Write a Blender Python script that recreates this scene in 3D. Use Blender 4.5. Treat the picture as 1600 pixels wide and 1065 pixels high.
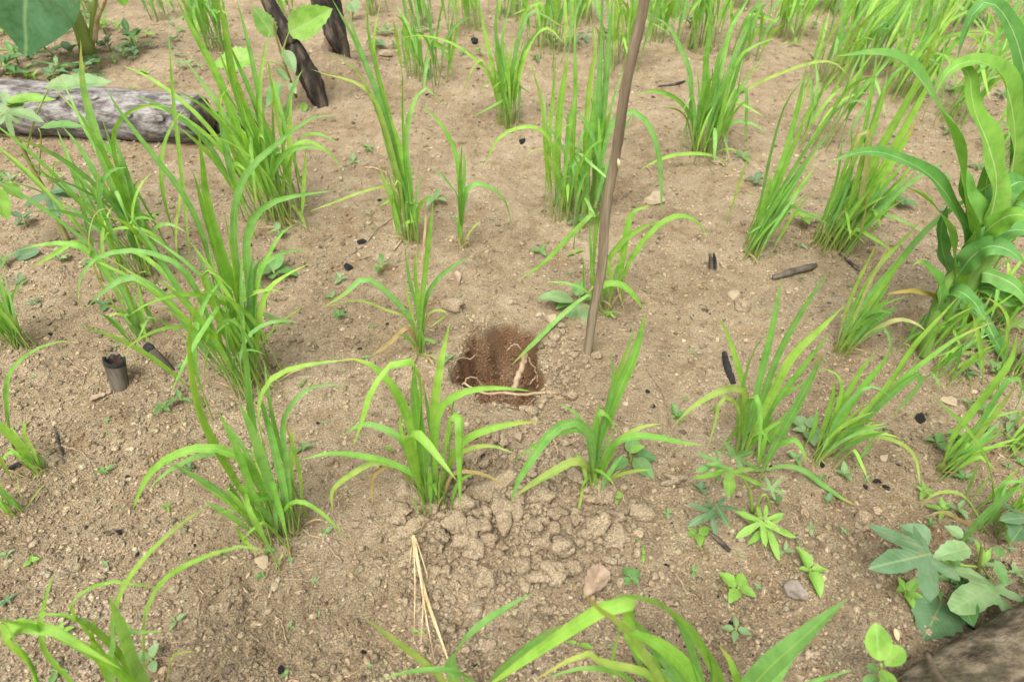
import bpy, math, random
import numpy as np
from mathutils import Vector, Matrix

random.seed(7)
rng = np.random.default_rng(7)
scene = bpy.context.scene
for o in list(bpy.data.objects):
    bpy.data.objects.remove(o)

# ------------------------------------------------------------------ camera
CAM_H = 1.25
PITCH = math.radians(42.0)
F = 1066.7                                  # focal length in photo pixels (24 mm on 36 mm)
cam_d = bpy.data.cameras.new("camera")
cam_d.lens = 24.0
cam_d.sensor_width = 36.0
cam_d.clip_start = 0.02
cam_d.clip_end = 400
cam_d.dof.use_dof = True
cam_d.dof.focus_distance = 1.75
cam_d.dof.aperture_fstop = 4.5
cam = bpy.data.objects.new("camera", cam_d)
scene.collection.objects.link(cam)
cam.location = (0, 0, CAM_H)
cam.rotation_euler = (math.pi / 2 - PITCH, 0, 0)
scene.camera = cam

# ------------------------------------------------------------------ sky, sun, exposure
SUN_EL, SUN_AZ = 62.0, 200.0                # azimuth: 0 = +Y, clockwise
world = bpy.data.worlds.new("World")
scene.world = world
world.use_nodes = True
wn = world.node_tree.nodes
wl = world.node_tree.links
sky = wn.new("ShaderNodeTexSky")
sky.sky_type = 'NISHITA'
sky.sun_disc = False
sky.sun_elevation = math.radians(SUN_EL)
sky.sun_rotation = math.radians(SUN_AZ)
sky.air_density = 1.0
sky.dust_density = 6.0
sky.ozone_density = 1.0
hs_n = wn.new("ShaderNodeHueSaturation")
hs_n.inputs['Saturation'].default_value = 0.22
wl.new(sky.outputs[0], hs_n.inputs['Color'])
wl.new(hs_n.outputs[0], wn['Background'].inputs[0])
wn['Background'].inputs[1].default_value = 0.15
sun_d = bpy.data.lights.new("sun", 'SUN')
sun_d.energy = 1.4
sun_d.angle = math.radians(28)
sun_d.color = (1.0, 0.97, 0.88)
sun = bpy.data.objects.new("sun", sun_d)
scene.collection.objects.link(sun)
az, el = math.radians(SUN_AZ), math.radians(SUN_EL)
sdir = Vector((math.sin(az) * math.cos(el), math.cos(az) * math.cos(el), math.sin(el)))
sun.rotation_euler = sdir.to_track_quat('Z', 'Y').to_euler()
scene.cycles.use_denoising = True
scene.cycles.denoising_input_passes = 'RGB_ALBEDO_NORMAL'
scene.cycles.denoising_prefilter = 'ACCURATE'
scene.cycles.max_bounces = 6
scene.cycles.diffuse_bounces = 3
scene.cycles.glossy_bounces = 2
scene.cycles.transmission_bounces = 4
vs = scene.view_settings
vs.view_transform = 'Standard'
vs.look = 'None'
vs.exposure = 0.88
vs.gamma = 1.0
vs.use_curve_mapping = False

# ------------------------------------------------------------------ photo pixel -> place
SP, CP = math.sin(PITCH), math.cos(PITCH)
def ray(px, py):
    a, b = (px - 800) / F, -(py - 532.5) / F
    return (a, b * SP + CP, b * CP - SP)
def flat(px, py):
    d = ray(px, py)
    t = -CAM_H / d[2]
    return d[0] * t, d[1] * t
def at_Y(px, py, Y):
    d = ray(px, py)
    t = Y / d[1]
    return np.array([d[0] * t, Y, CAM_H + d[2] * t])
def at_Z(px, py, z):
    d = ray(px, py)
    t = (z - CAM_H) / d[2]
    return np.array([d[0] * t, d[1] * t, z])
def depth(p):
    return p[1] * CP + (CAM_H - p[2]) * SP
def px2m(n, p):
    return n * depth(p) / F

# ------------------------------------------------------------------ relief of the ground
def _hash(ix, iy, s):
    v = np.sin(ix * 127.1 + iy * 311.7 + s * 74.7) * 43758.5453
    return v - np.floor(v)
def vnoise(x, y, s=0):
    ix, iy = np.floor(x), np.floor(y)
    fx, fy = x - ix, y - iy
    fx = fx * fx * (3 - 2 * fx); fy = fy * fy * (3 - 2 * fy)
    a = _hash(ix, iy, s); b = _hash(ix + 1, iy, s)
    c = _hash(ix, iy + 1, s); d = _hash(ix + 1, iy + 1, s)
    return (a * (1 - fx) + b * fx) * (1 - fy) + (c * (1 - fx) + d * fx) * fy - 0.5
def sstep(e0, e1, x):
    t = np.clip((x - e0) / (e1 - e0), 0, 1)
    return t * t * (3 - 2 * t)
HX, HY0 = flat(785, 503)
_, HY1 = flat(778, 628)
HCY, HRY, HRX = (HY0 + HY1) / 2, (HY0 - HY1) / 2 * 1.04, 0.122
SPX, SPY = flat(815, 815)
STX, STY = flat(505, 130)
def hole_r(x, y):
    dx, dy = (x - HX) / HRX, (y - HCY) / HRY
    ang = np.arctan2(dy, dx)
    r = (np.abs(dx) ** 2.5 + np.abs(dy) ** 2.5) ** (1 / 2.5)
    r = r * (1 + 0.09 * np.sin(3 * ang + 1.0) + 0.05 * np.sin(7 * ang)) + 0.13 * vnoise(x * 24, y * 24, 5) + 0.05 * vnoise(x * 60, y * 60, 15)
    return r, dy
def spoil_mask(x, y):
    r = np.sqrt(((x - SPX) / 0.33) ** 2 + ((y - SPY) / 0.27) ** 2) + 0.5 * vnoise(x * 7, y * 7, 3)
    return 1 - sstep(0.55, 1.15, r)
def h_smooth(x, y):
    x = np.asarray(x, float); y = np.asarray(y, float)
    h = 0.050 * vnoise(x * 1.4 + 3, y * 1.4, 1) + 0.022 * vnoise(x * 4.5, y * 4.5, 2)
    far = sstep(3.0, 12.0, np.abs(y)) * 0.3
    h = h + 0.2 * far * vnoise(x * 0.25, y * 0.25, 9)
    rs = np.sqrt(((x - SPX) / 0.33) ** 2 + ((y - SPY) / 0.27) ** 2)
    h = h + 0.050 * np.exp(-rs * rs * 1.6)
    rst = np.sqrt(((x - STX) / 0.30) ** 2 + ((y - STY) / 0.26) ** 2)
    h = h + 0.13 * np.exp(-rst * rst * 1.8)
    return h
def h_hole(x, y):
    r, dy = hole_r(x, y)
    steep = 1 - sstep(0.70, 1.01, r)
    gentle = 1 - sstep(0.15, 1.12, r)
    k = sstep(0.25, -0.75, dy)
    return -0.175 * (steep * (1 - k) + gentle * 0.80 * k)
def h_full(x, y):
    x = np.asarray(x, float); y = np.asarray(y, float)
    s = spoil_mask(x, y)
    h = h_smooth(x, y) + h_hole(x, y)
    ins = sstep(-.01, -.08, h_hole(x, y))
    h = h + ins * (.022 * vnoise(x * 45, y * 45, 51) + .012 * vnoise(x * 110, y * 110, 52))
    h = h + (0.010 + 0.016 * s) * vnoise(x * 16, y * 16, 11)
    h = h + (0.006 + 0.006 * s) * vnoise(x * 38, y * 38, 12)
    h = h + (0.0050 + 0.003 * s) * vnoise(x * 80, y * 80, 13)
    h = h + (0.0050 + 0.001 * s) * vnoise(x * 150, y * 160, 14)
    # drying cracks and small run-off steps
    h = h - 0.010 * sstep(0.035, 0.0, np.abs(vnoise(x * 9 + 5, y * 6, 21))) * sstep(0.05, 0.25, vnoise(x * 2, y * 2, 22))
    return h
def g(px, py):
    z = 0.0
    for _ in range(4):
        p = at_Z(px, py, z)
        z = float(h_smooth(p[0], p[1]))
    return np.array([p[0], p[1], z])
def gf(px, py):
    z = 0.0
    for _ in range(5):
        p = at_Z(px, py, z)
        z = float(h_full(p[0], p[1]))
    return np.array([p[0], p[1], z])

# ------------------------------------------------------------------ materials
def newmat(name):
    m = bpy.data.materials.new(name)
    m.use_nodes = True
    m.node_tree.nodes.clear()
    return m, m.node_tree.nodes, m.node_tree.links
def nd(N, t, **kw):
    n = N.new(t)
    for k, v in kw.items():
        setattr(n, k, v)
    return n
def ramp(N, stops, interp='LINEAR'):
    r = N.new("ShaderNodeValToRGB")
    r.color_ramp.interpolation = interp
    e = r.color_ramp.elements
    while len(e) < len(stops):
        e.new(0.5)
    for i, (p, c) in enumerate(stops):
        e[i].position = p
        e[i].color = (c[0], c[1], c[2], 1)
    return r
def math_n(N, L, op, a, b=None, clamp=False):
    m = N.new("ShaderNodeMath"); m.operation = op; m.use_clamp = clamp
    for i, v in enumerate((a, b)):
        if v is None: continue
        if isinstance(v, (int, float)): m.inputs[i].default_value = v
        else: L.new(v, m.inputs[i])
    return m.outputs[0]
def mixc(N, L, fac, a, b, blend='MIX'):
    m = N.new("ShaderNodeMix"); m.data_type = 'RGBA'; m.blend_type = blend
    for s, v in ((m.inputs[0], fac), (m.inputs[6], a), (m.inputs[7], b)):
        if isinstance(v, (int, float)): s.default_value = v
        elif isinstance(v, tuple): s.default_value = (*v, 1) if len(v) == 3 else v
        else: L.new(v, s)
    return m.outputs[2]
def noise(N, L, vec, scale, detail=4, rough=0.6):
    n = N.new("ShaderNodeTexNoise")
    n.inputs['Scale'].default_value = scale
    n.inputs['Detail'].default_value = detail
    n.inputs['Roughness'].default_value = rough
    if vec is not None: L.new(vec, n.inputs['Vector'])
    return n
def finish(N, L, bsdf):
    out = N.new("ShaderNodeOutputMaterial")
    L.new(bsdf, out.inputs['Surface'])

def soil_material(name, crumb=False):
    m, N, L = newmat(name)
    tc = nd(N, "ShaderNodeNewGeometry").outputs['Position']
    big = noise(N, L, tc, 3.0, 5, .6).outputs['Fac']
    mid = noise(N, L, tc, 22.0, 6, .65).outputs['Fac']
    fin = noise(N, L, tc, 260.0, 4, .7).outputs['Fac']
    r1 = ramp(N, [(.34, (.252, .190, .114)), (.5, (.408, .322, .203)), (.66, (.530, .437, .298))])
    L.new(math_n(N, L, 'ADD', math_n(N, L, 'MULTIPLY', big, .5), math_n(N, L, 'MULTIPLY', mid, .5)), r1.inputs[0])
    r2 = ramp(N, [(.28, (.45, .42, .40)), (.5, (1, 1, 1)), (.72, (1.45, 1.45, 1.48))])
    L.new(fin, r2.inputs[0])
    col = mixc(N, L, 1.0, r1.outputs[0], r2.outputs[0], 'MULTIPLY')
    # orange loam stains and grey ashy stains
    st = noise(N, L, tc, 6.5, 5, .7).outputs['Fac']
    rs = ramp(N, [(.56, (0, 0, 0)), (.70, (1, 1, 1))]); L.new(st, rs.inputs[0])
    col = mixc(N, L, math_n(N, L, 'MULTIPLY', rs.outputs[0], .70), col, (.290, .185, .092))
    ash = nd(N, "ShaderNodeMapping"); ash.inputs['Location'].default_value = (7.3, 2.1, 0); L.new(tc, ash.inputs[0])
    an = noise(N, L, ash.outputs[0], 5.0, 7, .75).outputs['Fac']
    ra = ramp(N, [(.60, (0, 0, 0)), (.74, (1, 1, 1))]); L.new(an, ra.inputs[0])
    col = mixc(N, L, math_n(N, L, 'MULTIPLY', ra.outputs[0], .65), col, (.185, .152, .115))
    if crumb:
        at = nd(N, "ShaderNodeAttribute", attribute_name="tint")
        tintc = at.outputs['Color']
        col = mixc(N, L, 1.0, col, tintc, 'MULTIPLY')
    sp = nd(N, "ShaderNodeAttribute", attribute_name="spoil").outputs['Fac']
    col = mixc(N, L, math_n(N, L, 'MULTIPLY', sp, .45), col, mixc(N, L, 1.0, (.505, .390, .262), r2.outputs[0], 'MULTIPLY'))
    if not crumb:
        col = mixc(N, L, 1.0, col, (.88, .86, .84), 'MULTIPLY')  # shade between crumbs painted in: ground colour made darker than the crumbs
    mo = nd(N, "ShaderNodeAttribute", attribute_name="moist").outputs['Fac']
    wet = mixc(N, L, mid, (.185, .096, .048), (.310, .180, .098))
    wet = mixc(N, L, 1.0, wet, r2.outputs[0], 'MULTIPLY')
    if crumb:
        wet = mixc(N, L, 1.0, wet, tintc, 'MULTIPLY')
    col = mixc(N, L, mo, col, wet)
    b = nd(N, "ShaderNodeBsdfPrincipled")
    L.new(col, b.inputs['Base Color'])
    b.inputs['Roughness'].default_value = .95
    b.inputs['Specular IOR Level'].default_value = .12
    vor = nd(N, "ShaderNodeTexVoronoi"); vor.inputs['Scale'].default_value = 210; L.new(tc, vor.inputs['Vector'])
    n2 = noise(N, L, tc, 420, 5, .75).outputs['Fac']
    hgt = math_n(N, L, 'ADD', math_n(N, L, 'MULTIPLY', vor.outputs['Distance'], -.8), n2)
    bp = nd(N, "ShaderNodeBump"); bp.inputs['Strength'].default_value = 1.0; bp.inputs['Distance'].default_value = .006
    L.new(hgt, bp.inputs['Height']); L.new(bp.outputs[0], b.inputs['Normal'])
    finish(N, L, b.outputs[0])
    return m
M_SOIL = soil_material("soil")
M_CRUMB = soil_material("soil_crumb", True)

def leaf_material(name, trans=.42, rough=.50, spec=.38, rib=(.42, .62, .16), ribw=.055, vein=60.0, side=False):
    m, N, L = newmat(name)
    oi = nd(N, "ShaderNodeObjectInfo")
    uv = nd(N, "ShaderNodeUVMap").outputs[0]
    sx = nd(N, "ShaderNodeSeparateXYZ"); L.new(uv, sx.inputs[0])
    u, v = sx.outputs[0], sx.outputs[1]
    off = math_n(N, L, 'ABSOLUTE', math_n(N, L, 'SUBTRACT', u, .5))
    col = oi.outputs['Color']
    # blotchy lightness along the blade
    tc = nd(N, "ShaderNodeTexCoord").outputs['Object']
    n1 = noise(N, L, tc, 28, 4, .6).outputs['Fac']
    rr = ramp(N, [(.3, (.70, .74, .66)), (.5, (1, 1, 1)), (.7, (1.25, 1.12, 1.3))]); L.new(n1, rr.inputs[0])
    col = mixc(N, L, 1.0, col, rr.outputs[0], 'MULTIPLY')
    # fine parallel veins
    wv = math_n(N, L, 'SINE', math_n(N, L, 'MULTIPLY', u, vein))
    if side:
        wv = math_n(N, L, 'SINE', math_n(N, L, 'MULTIPLY', math_n(N, L, 'SUBTRACT', v, math_n(N, L, 'MULTIPLY', off, .9)), vein))
    col = mixc(N, L, math_n(N, L, 'MULTIPLY', math_n(N, L, 'ADD', wv, 1.0), .035 if side else .07), col, mixc(N, L, 1.0, col, (.6, .68, .55), 'MULTIPLY'))
    # yellow / brown tip: amount carried in the object's alpha
    a = oi.outputs['Alpha']
    tip = math_n(N, L, 'ADD', math_n(N, L, 'SUBTRACT', v, 1.0), math_n(N, L, 'ADD', math_n(N, L, 'MULTIPLY', a, .9), math_n(N, L, 'MULTIPLY', math_n(N, L, 'SUBTRACT', n1, .5), .5)))
    tip = math_n(N, L, 'MULTIPLY', tip, 3.0, True)
    tip = math_n(N, L, 'MULTIPLY', tip, math_n(N, L, 'GREATER_THAN', a, .02))
    tr = ramp(N, [(0, (.36, .37, .06)), (.6, (.46, .28, .07)), (1, (.32, .19, .09))]); L.new(tip, tr.inputs[0])
    col = mixc(N, L, math_n(N, L, 'MULTIPLY', tip, .85), col, tr.outputs[0])
    # midrib
    rb = math_n(N, L, 'SUBTRACT', 1.0, math_n(N, L, 'DIVIDE', off, ribw), True)
    col = mixc(N, L, math_n(N, L, 'MULTIPLY', rb, .55), col, rib)
    # soil splashed on the lower blade
    sn = noise(N, L, tc, 95, 3, .6).outputs['Fac']
    rd = ramp(N, [(.52, (0, 0, 0)), (.64, (1, 1, 1))]); L.new(sn, rd.inputs[0])
    low = math_n(N, L, 'SUBTRACT', .55, v, True)
    col = mixc(N, L, math_n(N, L, 'MULTIPLY', math_n(N, L, 'MULTIPLY', rd.outputs[0], low), 1.1), col, (.27, .20, .115))
    # insect specks
    sp = noise(N, L, tc, 160, 2, .5).outputs['Fac']
    rs = ramp(N, [(.70, (0, 0, 0)), (.76, (1, 1, 1))]); L.new(sp, rs.inputs[0])
    col = mixc(N, L, math_n(N, L, 'MULTIPLY', rs.outputs[0], .4), col, (.50, .46, .22))
    b = nd(N, "ShaderNodeBsdfPrincipled")
    L.new(col, b.inputs['Base Color'])
    b.inputs['Roughness'].default_value = rough
    b.inputs['Specular IOR Level'].default_value = spec
    bp = nd(N, "ShaderNodeBump"); bp.inputs['Strength'].default_value = .12 if side else .25; bp.inputs['Distance'].default_value = .002
    L.new(wv, bp.inputs['Height']); L.new(bp.outputs[0], b.inputs['Normal'])
    t = nd(N, "ShaderNodeBsdfTranslucent")
    L.new(mixc(N, L, 1.0, col, (1.22, 1.16, .45), 'MULTIPLY'), t.inputs['Color'])
    mx = nd(N, "ShaderNodeMixShader"); mx.inputs[0].default_value = trans
    L.new(b.outputs[0], mx.inputs[1]); L.new(t.outputs[0], mx.inputs[2])
    finish(N, L, mx.outputs[0])
    return m
M_RICE = leaf_material("rice_leaf")
M_CORN = leaf_material("maize_leaf", .32, .46, .42, (.62, .74, .40), .035, 150.0)
M_BROAD = leaf_material("broad_leaf", .28, .5, .35, (.30, .42, .18), .025, 62.0, True)

def stem_material():
    m, N, L = newmat("rice_stem")
    oi = nd(N, "ShaderNodeObjectInfo")
    uv = nd(N, "ShaderNodeUVMap").outputs[0]
    sx = nd(N, "ShaderNodeSeparateXYZ"); L.new(uv, sx.inputs[0])
    v = sx.outputs[1]
    tc = nd(N, "ShaderNodeTexCoord").outputs['Object']
    n1 = noise(N, L, tc, 40, 3, .6).outputs['Fac']
    r = ramp(N, [(0, (.20, .13, .055)), (.16, (.24, .20, .06)), (.5, (.23, .31, .055)), (1, (.19, .36, .045))])
    L.new(math_n(N, L, 'ADD', v, math_n(N, L, 'MULTIPLY', math_n(N, L, 'SUBTRACT', n1, .5), .5)), r.inputs[0])
    col = mixc(N, L, .35, r.outputs[0], oi.outputs['Color'])
    b = nd(N, "ShaderNodeBsdfPrincipled")
    L.new(col, b.inputs['Base Color'])
    b.inputs['Roughness'].default_value = .45
    t = nd(N, "ShaderNodeBsdfTranslucent"); L.new(col, t.inputs['Color'])
    mx = nd(N, "ShaderNodeMixShader"); mx.inputs[0].default_value = .15
    L.new(b.outputs[0], mx.inputs[1]); L.new(t.outputs[0], mx.inputs[2])
    finish(N, L, mx.outputs[0])
    return m
M_STEM = stem_material()

def plain_material(name, stops, scale, stretch=(1, 1, 1), rough=.85, bump=.5, bdist=.003, detail=6, coord='Object', spec=.2, second=None):
    m, N, L = newmat(name)
    tc = nd(N, "ShaderNodeTexCoord").outputs[coord]
    mp = nd(N, "ShaderNodeMapping"); mp.inputs['Scale'].default_value = stretch
    L.new(tc, mp.inputs[0])
    n = noise(N, L, mp.outputs[0], scale, detail, .68).outputs['Fac']
    r = ramp(N, stops); L.new(n, r.inputs[0])
    col = r.outputs[0]
    if second:
        sc, lo, hi, c2, amt = second
        n2 = noise(N, L, mp.outputs[0], sc, 6, .7).outputs['Fac']
        r2 = ramp(N, [(lo, (0, 0, 0)), (hi, (1, 1, 1))]); L.new(n2, r2.inputs[0])
        col = mixc(N, L, math_n(N, L, 'MULTIPLY', r2.outputs[0], amt), col, c2)
    b = nd(N, "ShaderNodeBsdfPrincipled")
    L.new(col, b.inputs['Base Color'])
    b.inputs['Roughness'].default_value = rough
    b.inputs['Specular IOR Level'].default_value = spec
    fine = noise(N, L, mp.outputs[0], scale * 4, 6, .75).outputs['Fac']
    bp = nd(N, "ShaderNodeBump"); bp.inputs['Strength'].default_value = bump; bp.inputs['Distance'].default_value = bdist
    L.new(math_n(N, L, 'ADD', n, math_n(N, L, 'MULTIPLY', fine, .6)), bp.inputs['Height']); L.new(bp.outputs[0], b.inputs['Normal'])
    finish(N, L, b.outputs[0])
    return m
M_STAKE = plain_material("weathered_bamboo", [(.34, (.085, .062, .038)), (.5, (.200, .155, .098)), (.66, (.335, .275, .19))], 34, (1, 1, .07), .75, .9, .003, coord='Object', second=(9, .54, .66, (.285, .235, .165), .5))
M_CHAR = plain_material("charcoal", [(.35, (.010, .010, .010)), (.55, (.030, .029, .029)), (.70, (.095, .088, .080))], 55, (1, 1, .35), .6, 1.0, .008, spec=.4)
M_CHARB = plain_material("charred_wood", [(.35, (.018, .015, .013)), (.50, (.055, .044, .036)), (.64, (.19, .145, .11))], 22, (1, 1, .25), .75, .9, .008)
M_BARK = plain_material("pale_bark", [(.36, (.090, .078, .070)), (.45, (.175, .155, .142)), (.53, (.31, .285, .265)), (.64, (.46, .435, .41))], 30, (.45, 1, 1), .9, 1.0, .016, second=(7, .54, .66, (.11, .085, .070), .5))
M_LOG2 = plain_material("brown_bark", [(.34, (.040, .030, .019)), (.47, (.115, .090, .058)), (.56, (.20, .16, .105)), (.68, (.31, .255, .18))], 42, (.5, 1, 1), .9, 1.0, .010, second=(13, .50, .62, (.070, .078, .038), .6))
M_STONE = plain_material("pale_stone", [(.35, (.26, .20, .125)), (.5, (.36, .285, .185)), (.68, (.45, .375, .26))], 60, rough=.9, bump=.4, bdist=.002)
M_STRAW = plain_material("dry_straw", [(.3, (.30, .205, .095)), (.5, (.48, .36, .19)), (.7, (.62, .51, .31))], 30, rough=.7, bump=.2, bdist=.001)
M_ROOT = plain_material("pale_root", [(.3, (.22, .15, .088)), (.5, (.35, .255, .16)), (.7, (.48, .37, .25))], 60, rough=.85, bump=.3, bdist=.001)
M_TWIG = plain_material("brown_twig", [(.3, (.09, .06, .038)), (.5, (.18, .13, .09)), (.7, (.28, .22, .16))], 60, rough=.85, bump=.5, bdist=.001)
M_DEAD = plain_material("dead_leaf", [(.3, (.22, .15, .10)), (.5, (.33, .24, .165)), (.7, (.43, .335, .24))], 35, rough=.85, bump=.6, bdist=.002)
M_DEADG = plain_material("grey_dead_leaf", [(.3, (.12, .095, .075)), (.5, (.19, .155, .125)), (.7, (.27, .23, .195))], 45, rough=.85, bump=.6, bdist=.002)
M_STALK = plain_material("maize_stalk", [(.3, (.10, .19, .04)), (.5, (.17, .30, .06)), (.7, (.27, .40, .11))], 26, (1, 1, .15), .4, .2, .002, spec=.4)
M_PETI = plain_material("petiole", [(.3, (.14, .21, .045)), (.5, (.22, .32, .06)), (.7, (.33, .36, .10))], 20, (1, 1, .2), .45, .2, .001, spec=.4)
M_RSTEM = plain_material("reddish_stem", [(.3, (.14, .16, .045)), (.5, (.21, .19, .06)), (.7, (.26, .17, .08))], 20, (1, 1, .2), .5, .2, .001, spec=.3)
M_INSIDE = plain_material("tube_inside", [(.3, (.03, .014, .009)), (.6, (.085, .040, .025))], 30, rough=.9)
M_STUB = plain_material("grey_stub", [(.3, (.045, .037, .028)), (.5, (.105, .088, .066)), (.7, (.19, .165, .13))], 34, (1, 1, .25), .8, .6, .003)

# ------------------------------------------------------------------ object helpers
COL = scene.collection
def tag(o, label, cat, group=None):
    o['label'] = label; o['category'] = cat
    if group: o['group'] = group
    return o
def empty(name, loc, label, cat, group=None):
    o = bpy.data.objects.new(name, None)
    o.empty_display_size = .02
    o.location = loc
    COL.objects.link(o)
    return tag(o, label, cat, group)
def mesh_np(name, V, faces, uv=None, smooth=True):
    me = bpy.data.meshes.new(name)
    V = np.asarray(V, np.float32)
    faces = np.asarray(faces, np.int32)
    k = faces.shape[1]
    me.vertices.add(len(V)); me.vertices.foreach_set("co", V.ravel())
    me.loops.add(faces.size); me.loops.foreach_set("vertex_index", faces.ravel())
    me.polygons.add(len(faces))
    me.polygons.foreach_set("loop_start", np.arange(0, faces.size, k, dtype=np.int32))
    me.polygons.foreach_set("loop_total", np.full(len(faces), k, np.int32))
    me.update(calc_edges=True)
    if smooth:
        me.polygons.foreach_set("use_smooth", np.ones(len(faces), bool))
    if uv is not None:
        l = me.uv_layers.new(name="UVMap")
        l.data.foreach_set("uv", np.asarray(uv, np.float32)[faces.ravel()].ravel())
    return me
def link(name, me, mat, parent=None, color=None, loc=None):
    o = bpy.data.objects.new(name, me)
    if mat and not me.materials: me.materials.append(mat)
    COL.objects.link(o)
    if parent is not None: o.parent = parent
    if color: o.color = color
    if loc is not None: o.location = loc
    return o

_T = np.linspace(0, 1, 9)[:-1][None, :, None]
def spline(P, n):
    """Catmull-Rom through P, n+1 samples evenly spaced in arc length"""
    P = np.asarray(P, float)
    Q = np.vstack([2 * P[0] - P[1], P, 2 * P[-1] - P[-2]])
    p0, p1, p2, p3 = (Q[i:len(Q) - 3 + i][:, None, :] for i in range(4))
    out = .5 * (2 * p1 + (p2 - p0) * _T + (2 * p0 - 5 * p1 + 4 * p2 - p3) * _T ** 2 + (3 * p1 - p0 - 3 * p2 + p3) * _T ** 3)
    out = np.vstack([out.reshape(-1, 3), P[-1:]])
    d = np.concatenate([[0], np.cumsum(np.sqrt((np.diff(out, axis=0) ** 2).sum(1)))])
    s = np.linspace(0, d[-1], n + 1)
    return np.stack([np.interp(s, d, out[:, k]) for k in range(3)], 1)
def cross(a, b):
    return np.array([a[1] * b[2] - a[2] * b[1], a[2] * b[0] - a[0] * b[2], a[0] * b[1] - a[1] * b[0]])
def nrm(v):
    l = math.sqrt(v[0] * v[0] + v[1] * v[1] + v[2] * v[2])
    return v / l if l > 1e-9 else np.array([0, 0, 1.])
def tangents(P):
    T = np.gradient(P, axis=0)
    return T / np.maximum(np.linalg.norm(T, axis=1, keepdims=True), 1e-9)
def tube(P, R, k=6, cap=True, rough=0.0):
    """closed tube along P with radii R"""
    P = np.asarray(P, float); n = len(P)
    R = np.broadcast_to(np.asarray(R, float), (n,)) if np.ndim(R) <= 1 else R
    T = tangents(P)
    up = np.array([0.31, 0.92, 0.23])
    if abs(np.dot(nrm(T.mean(0)), nrm(up))) > .9: up = np.array([1., 0, 0])
    V = []; UV = []
    for i in range(n):
        A = nrm(cross(T[i], up)); B = cross(T[i], A)
        for j in range(k):
            a = 2 * math.pi * j / k
            r = R[i] * (1 + (rough * (rng.random() - .5) if rough else 0))
            V.append(P[i] + r * (A * math.cos(a) + B * math.sin(a)))
            UV.append((j / k, i / (n - 1)))
    Fc = []
    for i in range(n - 1):
        for j in range(k):
            a, b = i * k + j, i * k + (j + 1) % k
            Fc.append((a, b, b + k, a + k))
    V = np.array(V); UV = np.array(UV)
    if cap:
        c0, c1 = len(V), len(V) + 1
        V = np.vstack([V, P[0], P[-1]]); UV = np.vstack([UV, (.5, 0), (.5, 1)])
        for j in range(0, k):
            Fc.append((c0, (j + 1) % k, j, j))
            b = (n - 1) * k
            Fc.append((c1, b + j, b + (j + 1) % k, b + (j + 1) % k))
    return V, Fc, UV
def build_poly(name, V, Fc, UV=None, smooth=True):
    me = bpy.data.meshes.new(name)
    F2 = [tuple(dict.fromkeys(f)) for f in Fc]
    me.from_pydata([tuple(v) for v in V], [], F2)
    if smooth: me.polygons.foreach_set("use_smooth", [True] * len(F2))
    if UV is not None:
        l = me.uv_layers.new(name="UVMap")
        idx = np.empty(len(me.loops), np.int32); me.loops.foreach_get("vertex_index", idx)
        l.data.foreach_set("uv", np.asarray(UV, np.float32)[idx].ravel())
    me.update()
    return me
def tube_obj(name, P, R, mat, parent=None, base=None, k=6, color=None, rough=0.0, cap=True):
    P = np.asarray(P, float)
    if base is None: base = np.zeros(3)
    V, Fc, UV = tube(P - base, R, k, cap, rough)
    o = link(name, build_poly(name, V, Fc, UV), mat, parent, color)
    if parent is None: o.location = base
    return o

def ribbon(P, w, prof, fold=.16, across=2, wave=0.0, npref=None, twist=0.0, curl=0.0):
    """leaf blade along P (n+1 points); prof(u) is the width share along it"""
    n = len(P); T = tangents(P)
    if npref is None: npref = np.array([0, -.5, .6])
    V = []; UV = []; Wp = None
    ph = random.random() * 6.28
    for i in range(n):
        u = i / (n - 1)
        W = cross(T[i], npref)
        if np.linalg.norm(W) < .15 and Wp is not None: W = Wp
        W = nrm(W)
        if Wp is not None:
            if np.dot(W, Wp) < 0: W = -W
            W = nrm(.5 * W + .5 * Wp); W = nrm(W - T[i] * np.dot(W, T[i]))
        Wp = W
        Nn = cross(W, T[i])
        a = twist * (u - .3)
        W2 = W * math.cos(a) + Nn * math.sin(a); N2 = cross(W2, T[i])
        hw = .5 * w * max(prof(u), .015)
        for j in range(across + 1):
            s = 2 * j / across - 1
            z = fold * abs(s) * hw * 2 * .5 + wave * hw * abs(s) * math.sin(u * 17 + ph + (1.7 if s > 0 else 0))
            V.append(P[i] + W2 * hw * s + N2 * z)
            UV.append((.5 + .5 * s, u))
    Fc = []
    k = across + 1
    for i in range(n - 1):
        for j in range(across):
            a = i * k + j
            Fc.append((a, a + 1, a + 1 + k, a + k))
    return np.array(V), np.array(Fc), np.array(UV)
def prof_rice(u):
    return min(1, .42 + 2.2 * u) * (1 if u < .52 else max(0, 1 - ((u - .52) / .48) ** 2.1))
def prof_corn(u):
    return min(1, .55 + 2.2 * u) * (1 if u < .35 else max(0, 1 - ((u - .35) / .65) ** 2.0))

GREENS = [(.215, .430, .060), (.185, .405, .065), (.250, .465, .070), (.165, .365, .080), (.230, .445, .110), (.285, .485, .080), (.200, .415, .115)]
def leaf_col(kind=None, dry=None):
    c = random.choice(GREENS)
    j = random.uniform(.98, 1.28)
    if kind == 'y': c = (.29, .41, .085)
    if kind == 'o': c = (.36, .27, .11)
    if kind == 'p': c = (.42, .42, .17)
    if kind == 'd': c = (.42, .31, .16)
    if dry is None:
        dry = random.choice([0, 0, 0, 0, 0, .05, .08, .12, .18, .3])
    return (c[0] * j, c[1] * j, c[2] * j, dry)

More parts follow.
